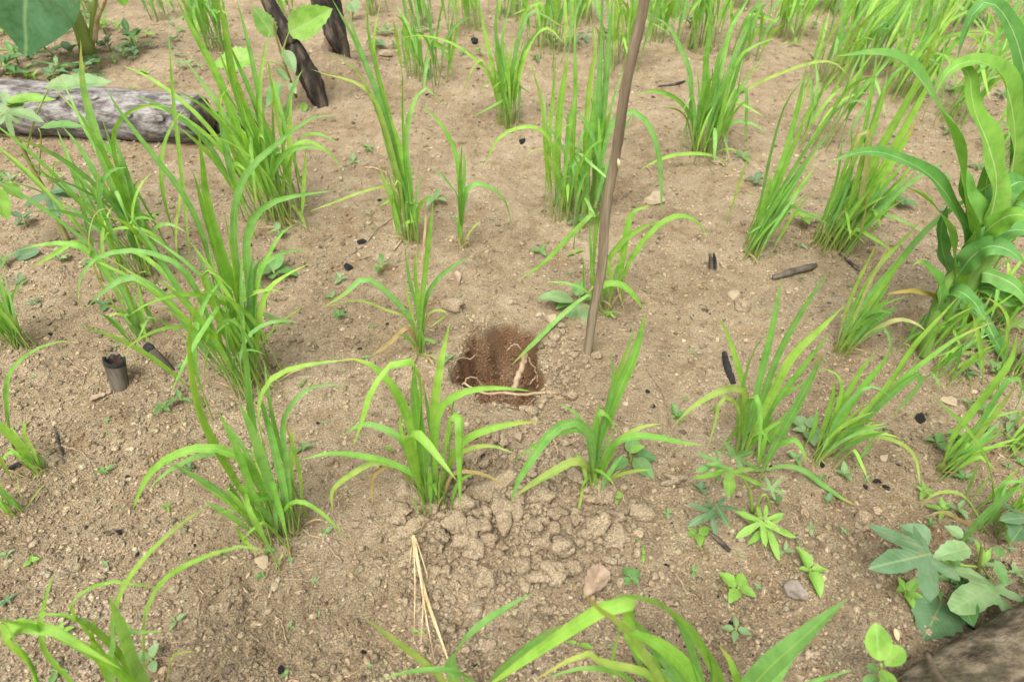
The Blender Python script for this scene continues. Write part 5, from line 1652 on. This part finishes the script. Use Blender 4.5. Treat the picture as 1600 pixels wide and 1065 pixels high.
# hollow burnt stub
base = gf(187, 603)
r = empty('hollow_stub', base, 'short hollow grey stub with a blackened rim standing in soil at left', 'stub')
top = at_Y(178, 563, base[1] + .012)
rad = px2m(14.5, base)
axd = nrm(top - base)
X = nrm(cross(axd, (0, 1., 0))); Yv = cross(axd, X)
k = 22
def ringpts(c, rr, jit=0., seed=0):
    return [c + (X * math.cos(6.2832 * j / k) + Yv * math.sin(6.2832 * j / k)) * rr * (1 + .10 * math.cos(2 * 6.2832 * j / k + .5)) + axd * (jit * float(vnoise(np.array(j * .7 + seed), np.array(2.)))) for j in range(k)]
def rings_mesh(name, rings, mat, cap0=False, cap1=False):
    V = [v for rg in rings for v in rg]; Fc = []
    for i in range(len(rings) - 1):
        for j in range(k):
            a, b_ = i * k + j, i * k + (j + 1) % k
            Fc.append((a, b_, b_ + k, a + k))
    if cap1: Fc.append(tuple(range((len(rings) - 1) * k, len(rings) * k)))
    link(name, build_poly(name, np.array(V) - base, Fc), mat, r)
H = np.linalg.norm(top - base)
rings_mesh('wall', [ringpts(base + axd * (-.02), rad * .84), ringpts(base + axd * H * .25, rad * .90), ringpts(base + axd * H * .6, rad * .97), ringpts(base + axd * H * .9, rad * 1.03)], M_STUB)
rings_mesh('burnt_rim', [ringpts(base + axd * H * .895, rad * 1.032), ringpts(base + axd * H * 1.0, rad * 1.07, .022), ringpts(base + axd * H * 1.01, rad * .93, .022), ringpts(base + axd * H * .9, rad * .84)], M_CHAR)
rings_mesh('inside', [ringpts(base + axd * H * .905, rad * .845), ringpts(base + axd * H * .62, rad * .76), ringpts(base + axd * H * .58, rad * .3)], M_INSIDE, cap1=True)
tube_obj('charred_flap', spline([top + X * rad * .95 + axd * .004, top + X * rad * 1.05 + axd * .002 - Yv * .004, top + X * rad * .98 - axd * .012], 6), [.002, .0045, .005, .005, .0045, .004, .002], M_CHAR, r, base, 7, rough=.4)
def stick(name, label, cat, pts, zs, rpx, mat, group=None, k=9, n=14, taper=(1, 1), rough=.12, tip=None):
    P = []
    for (x, y), z in zip(parse(pts), zs):
        p = gf(x, y)
        if z > .03: p = at_Z(x, y, p[2] + z)
        else: p[2] += z
        P.append(p)
    P = np.array(P); P[:, 2] -= px2m(rpx, P[0]) * .35; base = P[0].copy()
    R = [x * px2m(rpx * .78, base) for x in (.8, .9 * taper[0], 1.1, .95, 1.05 * taper[1], .75)]
    V, Fc, UV = log_tube(P, R, 26, 12, .38, random.uniform(0, 50), 22.0)
    o = link(name, build_poly(name, V - base, Fc, UV), mat, None, loc=base)
    return tag(o, label, cat, group)
b0 = gf(268, 578)
r = empty('stick_stub', b0, 'short burnt stick stub poking up just right of the hollow stub', 'stub')
tp = at_Y(226, 538, b0[1] + .02)
log_obj('stick', r, b0, [b0 + np.array([0, 0, -.01]), at_Y(250, 560, b0[1] + .005), at_Y(236, 548, b0[1] + .015)], [px2m(7, b0), px2m(7, b0), px2m(7.5, b0)], 12, 12, .12, M_STUB, 31)
log_obj('burnt_tip', r, b0, [at_Y(238, 550, b0[1] + .014), at_Y(231, 542, b0[1] + .018), tp], [px2m(7.6, b0), px2m(8, b0), px2m(5, b0)], 8, 12, .2, M_CHAR, 32)
b0 = gf(1113, 420)
r = empty('stick_stub', b0, 'small split burnt peg sticking out of bare soil at right', 'stub')
log_obj('wood', r, b0, [b0 + np.array([0, 0, -.01]), at_Y(1111, 407, b0[1]), at_Y(1109, 397, b0[1])], [px2m(6, b0), px2m(4.5, b0), px2m(2, b0)], 10, 10, .35, M_STUB, 33)
log_obj('burnt_side', r, b0, [at_Y(1117, 418, b0[1] - .008), at_Y(1117, 406, b0[1] - .004), at_Y(1115, 396, b0[1])], [px2m(3, b0), px2m(3, b0), px2m(1.5, b0)], 8, 8, .4, M_CHAR, 34)

G_CH = 'charred sticks'
stick('charred_stick', 'curved half-burnt stick lying on bare soil right of the peg', 'stick', '1206,436 1220,434 1240,428 1258,424 1274,418', [.012, .014, .016, .018, .012], 7, M_STUB, G_CH, taper=(.8, 1), rough=.35)
stick('charred_stick', 'short black burnt stick beside the right-leaning rice clump', 'stick', '1130,558 1136,578 1146,600', [.02, .012, .006], 6.5, M_CHAR, G_CH, rough=.3)
stick('charred_stick', 'short dark burnt stick lying left, near the arching blade', 'stick', '12,735 30,728 48,722', [.006, .008, .006], 4.5, M_CHAR, G_CH, rough=.3)
stick('charred_stick', 'dark twig lying on soil at left below the rootlets', 'stick', '85,668 92,690 100,712', [.004, .005, .004], 2.5, M_CHARB, G_CH, rough=.3)
stick('charred_stick', 'grey burnt stick on soil beneath the palmate weed', 'stick', '1105,832 1120,845 1140,862', [.008, .010, .006], 5, M_CHARB, G_CH, rough=.35)
stick('charred_stick', 'black twig by the brown log at lower right', 'stick', '1500,968 1512,978 1522,985', [.005, .006, .005], 3, M_CHAR, G_CH)
stick('charred_stick', 'burnt twig beneath the rice clump left of maize', 'stick', '1312,398 1328,412 1342,425', [.006, .007, .006], 3, M_CHARB, G_CH)
stick('charred_stick', 'dark twig behind the clump with the folded hanging blade', 'stick', '1030,136 1050,134 1070,128', [.006, .007, .006], 2.5, M_CHARB, G_CH)

# ------------------------------------------------------------------ hole roots, rootlets, straw
G_RT = 'roots showing in the dug hole'
def root3(label, pts, zs, rpx, taper=(1, .6), mat=M_ROOT, name='exposed_root', group=G_RT):
    P = []
    for (x, y), z in zip(parse(pts), zs):
        P.append(at_Y(x, y, z))
    P = np.array(P); base = P[0].copy()
    S = spline(P, 16); S[1:-1] += rng.normal(0, .0014, (15, 3))
    o = tube_obj(name, S, np.linspace(taper[0], taper[1], 17) * px2m(rpx, base), mat, None, base, 7, rough=.22)
    return tag(o, label, 'root', group)
yb = HCY
root3('thick pale root standing out of the right wall of the hole', '822,552 815,575 806,598 800,610', [yb + .05, yb + .015, yb - .03, yb - .05], 5, (1, 1.0))
root3('thin pale root crossing the front of the hole', '726,598 740,608 760,614 790,613 815,616 850,612 872,614', [yb - .10, yb - .11, yb - .115, yb - .115, yb - .12, yb - .12, yb - .12], 2.4, (.7, 1.1))
root3('short root branching across the lower right hole rim', '832,614 845,620 862,618 880,622', [yb - .11, yb - .12, yb - .125, yb - .13], 3.5, (1, .5))
root3('hooked thin root at the left rim of the hole', '722,600 730,592 738,588 746,594 754,602', [yb - .09, yb - .07, yb - .06, yb - .06, yb - .06], 1.4)
root3('thin curved root in the upper middle of the hole', '792,548 800,540 808,538 814,545', [yb + .09, yb + .09, yb + .08, yb + .07], 1.3)
root3('thin forked rootlet hanging at the right hole wall, upper', '828,600 838,585 846,572 852,562', [yb + .0, yb + .02, yb + .03, yb + .04], 1.3)
root3('thin forked rootlet hanging at the right hole wall, lower', '838,608 846,590 850,578 846,560', [yb - .03, yb + .0, yb + .01, yb + .03], 1.1)
root3('rootlet tangle strand by the right hole wall', '824,556 832,570 838,582 840,596', [yb + .05, yb + .03, yb + .015, yb - .02], 1.1)
root3('branching rootlet on the front left slope of the hole', '732,632 744,638 750,645 752,660', [yb - .135, yb - .14, yb - .145, yb - .15], 1.3)
root3('thin straight rootlet lying on the front slope of the hole', '800,648 815,640 836,622', [yb - .15, yb - .145, yb - .13], 1.0)
root3('pale rootlet emerging at the left hole wall', '712,562 724,558 736,560 742,553', [yb + .01, yb + .03, yb + .03, yb + .04], 1.0)
for lab, pts, rp in [
    ('curved brown rootlet on bare soil right of the hole', '1010,578 1024,600 1038,628 1044,655 1042,668', 1.6),
    ('pale root piece by the front of the hole, right side', '868,682 866,695 872,708 870,720', 3.0),
    ('long wavy rootlet running beside the hole to the left', '740,520 760,490 775,468 788,450 788,432', 1.3),
    ('forked pale rootlet left of the stake plant', '735,440 752,436 772,440 790,430', 1.2),
    ('rootlet lying right of the front rice tuft, near the round-leaved weed', '972,772 976,785 978,800 976,815', 1.4),
    ('rootlet curving at lower centre right', '1055,895 1075,925 1090,935 1094,950 1085,962', 1.7),
    ('forked rootlet beside the curving one at lower centre right', '1078,905 1092,922 1097,940', 1.2),
    ('straight pale rootlet at lower centre right', '1070,962 1088,956 1102,948', 1.4),
    ('rootlet under the trailing round-leaved weed', '973,880 985,868 1000,860 1035,852', 1.4),
    ('crooked rootlet at left, below the hollow stub', '106,560 120,576 133,585 130,602 124,616', 1.5),
    ('bent rootlet at far left below the stub', '97,628 90,645 84,658 86,670', 1.3),
    ('long rootlet at left crossing soil below the stub', '138,622 118,642 108,660 92,690', 1.4),
    ('rootlet slanting at left, lower', '92,692 110,702 126,706 140,722 150,745', 1.3),
    ('rootlet by the mound left of the small stick stub', '212,530 222,538 228,548', 1.2),
    ('rootlet forking at the lower left, upper of two', '70,865 80,850 92,840 98,834', 1.4),
    ('rootlet at the lower left, lower of two', '92,950 100,930 112,918 120,905', 1.3),
    ('twig-like rootlet left of the crossing blades', '125,890 150,882 175,872', 1.3),
    ('hooked rootlet below the crossing blades', '312,918 318,930 312,945 312,975', 1.4),
    ('rootlet near the pale stone, running down left', '440,873 425,885 415,905 402,930', 1.6),
    ('rootlet right of the big foreground tuft, long', '470,825 490,838 508,845 525,868 535,880', 2.0),
    ('forked rootlet right of the pale stone', '488,880 495,895 498,908 508,885', 1.3),
    ('rootlet at lower left of centre, wavy', '430,962 442,975 448,1000 455,1030', 1.5),
    ('rootlet above the wavy one at lower left of centre', '450,905 475,906 495,915 488,935 484,955', 1.2),
    ('curved pale root chip near the bottom edge left of the straw', '518,1048 535,1058 552,1052 562,1042', 2.4),
    ('rootlet lying between foreground and hole tufts', '523,800 535,775 552,760 575,748', 1.5),
    ('rootlet left of the tuft in front of the hole', '545,712 560,700 575,696 588,694', 1.3),
    ('rootlets trailing right of the front hole tuft', '705,760 712,775 725,785 740,795', 1.3),
    ('rootlet near right-hand charcoal bits', '1410,718 1418,742 1402,752 1398,768', 1.3),
    ('rootlet by the right-edge rice', '1505,712 1492,722 1490,738 1498,755', 1.4),
    ('pale rootlet beneath the lone bright four-leaved weed', '1200,945 1230,940 1246,946', 1.2),
    ('rootlet on soil at the bottom right of the close blades', '1200,972 1212,990 1222,1000', 1.2),
    ('pale straw bit above the dense clump on bare soil', '1010,262 1016,270 1020,278', 1.8),
    ('pale straw lying right of the folded-blade clump', '1112,254 1122,256 1134,258', 2.4),
    ('rootlet near the tall narrow tuft foot', '615,392 625,380 630,370', 2.6),
    ('long brown twig left of the tall narrow tuft', '534,405 562,390 590,360 615,340 636,324', 1.6),
    ('rootlet by the tall tuft, right of the bare patch', '570,262 590,266 612,276', 2.2),
    ('straw bit in mid plot below the charcoal lumps', '568,404 576,403 584,402', 1.8),
    ('rootlet upper left behind the log', '180,55 192,48 204,40', 1.2),
    ('rootlet left of mid plot near the lobed plant', '60,390 90,405 102,425 96,445', 1.3),
]:
    pr = parse(pts)
    P = np.array([gf(*p) + np.array([0, 0, .002]) for p in pr]); base = P[0].copy()
    P[len(P) // 2][2] += .004
    SPn = spline(P, 14); SPn[1:-1] += rng.normal(0, .0016, (13, 3))
    o = tube_obj('rootlet', SPn, np.linspace(1, .45, 15) * px2m(rp * .78, base), M_TWIG if 'brown' in lab or 'twig' in lab else M_ROOT, None, base, 6, rough=.2)
    tag(o, lab, 'rootlet', 'loose rootlets on the soil')

# dry straw tuft
base = gf(649, 852)
r = empty('dry_straw', base, 'bunch of dry pale straw blades lying below the front hole tuft', 'straw')
for w_, s in [(6, '648,850 658,905 672,955 700,1035 712,1075'), (2, '648,852 650,920 648,1015'), (2.4, '650,852 662,930 659,1025'), (2.4, '651,855 664,950 681,1045'), (2, '652,855 668,905 667,918'), (3, '649,850 656,890 664,940 668,990'), (1.6, '648,850 643,880 640,905')]:
    P = np.array([gf(*p) + np.array([0, 0, .022]) for p in parse(s)]); P[0][2] += .012
    B = spline(P, 14)
    V, Fc, UV = ribbon(B, px2m(w_, B[6]), lambda u: .8 if u < .6 else .8 * (1 - (u - .6) / .45), .3, 2, 0, np.array([0, -.3, 1.]))
    link('blade', mesh_np('blade', V - base, Fc, UV), M_STRAW, r)

# ------------------------------------------------------------------ dead leaves
def dead_leaf(label, a, b_, wr, shape, mat, lift=.006, n=18, group='dead leaves on the soil', curl=.25):
    A = gf(*a); B = gf(*b_)
    A[2] += lift + .008; B[2] += lift * .6 + .008
    L = np.linalg.norm(B - A)
    V, Fc, uv = blade_mesh(shape, L, L * wr, curl, .05, n, 4, .045)
    V[:, 2] += rng.normal(0, L * .022, len(V))
    Wd = V @ frame(A, B, np.array([0, -.05, 1.]))
    Wd = np.vstack([Wd, Wd - np.array([0, 0, .0012])])
    m = len(V)
    F2 = list(Fc) + [tuple(i + m for i in f[::-1]) for f in Fc]
    o = link('dead_leaf', build_poly('dead_leaf', Wd, F2, np.vstack([uv, uv])), mat, None, loc=A)
    return tag(o, label, 'dead leaf', group)
dead_leaf('crumpled pinkish-brown dead leaf on the spoil heap below the hole', (946, 892), (912, 938), .55, 'serrate', M_DEAD, .004, 22, curl=.8)
dead_leaf('flat grey dead leaf at lower right near the lone bright weed', (1222, 918), (1262, 942), .75, 'ovate', M_DEADG, .008)
dead_leaf('yellowed dead leaf behind the bright seedling at the bottom', (1392, 988), (1400, 1006), .5, 'ovate', M_STRAW, .01)
dead_leaf('tan leaf scrap at the left by the hollow stub mound', (142, 632), (168, 618), .45, 'ovate', M_DEAD, .006)
dead_leaf('rust-brown leaf scrap right of the small thin rice plant', (714, 428), (718, 446), .4, 'lance', M_DEAD, .006)

# ------------------------------------------------------------------ stones, clods, charcoal lumps
def clod_mesh(seed, sub=2, amp=.30, flatk=.75):
    import bmesh
    bm = bmesh.new()
    bmesh.ops.create_icosphere(bm, subdivisions=sub, radius=1)
    rs = np.random.default_rng(seed)
    A = rs.normal(0, 1, (9, 3)); ph = rs.uniform(0, 6.28, 9); fr = rs.uniform(1.2, 4.5, 9)
    cut = [(nrm(rs.normal(0, 1, 3)), rs.uniform(.45, .85)) for _ in range(6)]
    for v in bm.verts:
        p = np.array(v.co)
        d = 1 + amp * sum(math.sin(fr[i] * float(np.dot(A[i], p)) + ph[i]) / fr[i] for i in range(9)) * .5 + rs.normal(0, .05)
        q = p * d
        for nvec, k_ in cut:
            e = float(np.dot(q, nvec)) - k_
            if e > 0: q = q - nvec * e * .8
        v.co = (q[0], q[1], q[2] * flatk)
    me = bpy.data.meshes.new('clod'); bm.to_mesh(me); bm.free()
    n = len(me.vertices)
    return me
def with_attr(me, sp):
    fattr(me, 'spoil', np.full(len(me.vertices), sp)); fattr(me, 'moist', np.zeros(len(me.vertices)))
    ca = me.attributes.new('tint', 'FLOAT_COLOR', 'POINT'); t = random.uniform(.92, 1.12)
    ca.data.foreach_set("color", np.tile(np.array([t, t, t, 1], np.float32), len(me.vertices)))
    return me
CL_S = [with_attr(clod_mesh(100 + i, 3, .75), 1.0) for i in range(10)]
CL_P = [with_attr(clod_mesh(200 + i, 2, .6), 0.25) for i in range(8)]
STN = [clod_mesh(300 + i, 2, .55, .6) for i in range(6)]
CHR = [clod_mesh(400 + i, 2, .85, .5) for i in range(5)]
for me in CL_S + CL_P:
    me.polygons.foreach_set("use_smooth", [True] * len(me.polygons))
def lump(name, label, cat, group, meshes, mat, px, py, wpx, hpx=None, sink=.30):
    p = gf(px, py)
    me = random.choice(meshes)
    o = link(name, me, mat)
    s = px2m(wpx * .5, p)
    sy = px2m((hpx or wpx * .8) * .5, p) * 1.15
    o.scale = (s, sy, s * random.uniform(.9, 1.2))
    o.rotation_euler = (random.uniform(-.3, .3), random.uniform(-.3, .3), random.uniform(-.6, .6) if hpx else random.uniform(0, 6.28))
    p[2] += s * (.55 - sink)
    o.location = p
    return tag(o, label, cat, group)
G_CL = 'larger soil clods'
for lab, px, py, w_, h_ in [
    ('large pale flat-topped clod in the lower spoil heap', 752, 918, 52, 34),
    ('medium clod just below the large pale flat-topped clod', 742, 952, 34, 26),
    ('tall clod on the right edge of the spoil heap', 960, 842, 40, 44),
    ('rounded clod left of the crumpled dead leaf', 870, 905, 26, 20),
    ('clod right above the crumpled dead leaf', 951, 876, 22, 18),
    ('clod stack piece at the foot of the front hole tuft, left', 640, 832, 44, 26),
    ('clod at the foot of the front hole tuft, right', 690, 845, 30, 24),
    ('clod at the head of the straw, right side', 682, 856, 26, 22),
    ('crumbly clod right of the angular pale stone on the right', 1161, 480, 28, 22),
    ('broad low clod behind the hole, left of the stake plant', 700, 478, 36, 22),
    ('clod left of the tall clod on the spoil edge', 932, 842, 22, 18),
    ('clod under the front-right rice tuft, left side', 902, 728, 24, 18),
    ('clod between spoil heap and round-leaved weed', 1052, 752, 40, 22),
    ('clod at the bottom of the spoil heap, in front', 840, 980, 28, 24),
    ('clod at the bottom edge, left of the long close blade', 760, 1010, 30, 24),
    ('flat grey clod right of the peg', 1132, 418, 18, 12),
    ('clod by pebbles at right of the soil path', 1345, 820, 38, 24),
    ('pinkish clod in the lower left of the straw', 688, 1008, 24, 20),
    ('low clod at bottom left of centre', 340, 950, 28, 20),
    ('clod by left mound beside the leafy sprout stems', 88, 722, 26, 16),
]:
    lump('soil_clod', lab, 'clod', G_CL, CL_S, M_CRUMB, px, py, w_, h_)
# many smaller clods of the spoil heap, all alike
k = 0; tries = 0
while k < 170 and tries < 4000:
    tries += 1
    px, py = random.gauss(815, 110), random.gauss(820, 95)
    if not (590 < px < 1010 and 650 < py < 1060): continue
    x, y = flat(px, py)
    if spoil_mask(np.array(x), np.array(y)) < random.uniform(.1, .6): continue
    w_ = min(36, 7 + random.expovariate(1 / 9.0))
    lb = ('tiny' if w_ < 10 else 'small' if w_ < 16 else 'bigger') + ' spoil-heap clod ' + near(px, py)
    lump('soil_clod', lb, 'clod', lb, CL_S, M_CRUMB, px, py, w_ * 1.2, None, -.06)
    k += 1
k = 0; tries = 0
while k < 105 and tries < 3000:
    tries += 1
    px, py = random.uniform(0, 1590), random.uniform(230, 1060)
    x, y = flat(px, py)
    if hole_r(np.array(x), np.array(y))[0] < 1.2 or spoil_mask(np.array(x), np.array(y)) > .3: continue
    lb = 'lone small clod ' + near(px, py)
    lump('soil_clod', lb, 'clod', lb, CL_P, M_CRUMB, px, py, min(18, 7 + random.expovariate(1 / 3.0)), None, .3)
    k += 1
for lab, px, py, w_ in [('clod pushed up at the left of the stake foot', 900, 556, 16), ('clod pushed up before the stake foot', 914, 566, 14), ('clod pushed up at the right of the stake foot', 931, 557, 17), ('crumb of soil leaning on the back of the stake foot', 924, 545, 12)]:
    lump('soil_clod', lab, 'clod', G_CL, CL_P, M_CRUMB, px, py, w_, None, .2)
G_ST = 'stones'
for lab, px, py, w_, h_ in [
    ('angular pale stone on bare soil at the right', 1149, 462, 22, 18),
    ('pale stone at the foot of the big foreground tuft', 410, 879, 24, 20),
    ('ochre stone below the pale stone at left', 431, 916, 17, 22),
    ('small ochre stone further below at left', 418, 955, 15, 15),
    ('oval stone at right below the maize', 1482, 629, 27, 15),
    ('flat pale stone slab above the stake plant', 1022, 316, 36, 20),
    ('pale stone slab near the top, right of the charred stump', 606, 88, 24, 9),
    ('pale stone at the right rim of the hole', 862, 500, 18, 16),
    ('tall pale pebble left of the right rim stone', 842, 492, 9, 14),
    ('tan stone at the head of the straw, in the heap edge', 466, 832, 15, 14),
    ('grey-white pebble at the lower left edge', 54, 850, 12, 12),
    ('small white stone beside the crumpled dead leaf', 910, 912, 14, 18),
    ('pebble left of the orange-green young weed, upper', 1376, 902, 13, 11),
    ('pebble left of the orange-green young weed, lower', 1372, 915, 13, 10),
    ('pale pebble at lower right, alone near charcoal', 1371, 802, 11, 10),
    ('pinkish pebble at right by rootlets', 1380, 716, 15, 13),
    ('pale pebble below the wispy weed left of the hole', 538, 692, 9, 7),
    ('pebble on bare soil in front of the right clump', 1145, 312, 11, 7),
]:
    lump('stone', lab, 'stone', G_ST, STN, M_STONE, px, py, w_, h_)
G_CO = 'charcoal lumps'
for lab, px, py, w_ in [
    ('largest charcoal lump in mid plot', 546, 420, 24), ('charcoal lump above the largest one', 563, 380, 17), ('charcoal lump near the tall narrow tuft', 593, 313, 13),
    ('charcoal piece left of the dense upright clump', 815, 222, 14), ('bluish charcoal piece at the bottom left of the straw', 567, 1018, 14),
    ('small charcoal bit left among right-hand pebbles', 1335, 729, 10), ('charcoal bit right of the pinkish pebble', 1406, 727, 10), ('charcoal flake in the right soil, lower', 1385, 764, 15),
    ('charcoal flake in the right soil, upper', 1367, 753, 13), ('charcoal flake by the right-edge rootlet', 1475, 738, 14), ('charcoal lump below two round dark leaves', 1480, 703, 13),
    ('jagged charcoal lump above two round dark leaves', 1437, 658, 20), ('charcoal bit right of the front-right tuft', 1022, 634, 9), ('charcoal bit beside the left rice tillers', 1012, 612, 10),
    ('charcoal bit on soil at left above the stub', 80, 522, 10), ('charcoal bits at the left by the lobed plant', 126, 354, 8), ('charcoal lump beneath the arching left blades', 140, 470, 16),
    ('charcoal bit under the leafy rice tuft', 497, 661, 10), ('charcoal speck left of the wispy weed', 563, 543, 9), ('charcoal bit behind the tall tuft, upper plot', 668, 148, 10),
    ('charcoal lump left of the back-row drooping clump', 742, 66, 16), ('charcoal bit right of the drooping back-row clump', 748, 108, 12), ('charcoal bit at bottom edge left', 440, 1045, 14),
    ('charcoal flake at lower left by the furrow', 185, 832, 16), ('charcoal bit near right-edge weeds', 1512, 548, 12), ('charcoal bit under right rice clump, low', 1203, 728, 9),
    ('charcoal bit below reddish rice stems at right', 1283, 726, 10), ('charcoal flake beside the dead leaf', 953, 938, 11), ('charcoal bit by little right-hand weeds', 1040, 882, 12), ('charcoal bit on bare soil behind the right clump', 1020, 152, 9),
]:
    lump('charcoal_lump', lab, 'charcoal', G_CO, CHR, M_CHAR, px, py, w_ * .8, None, .45)
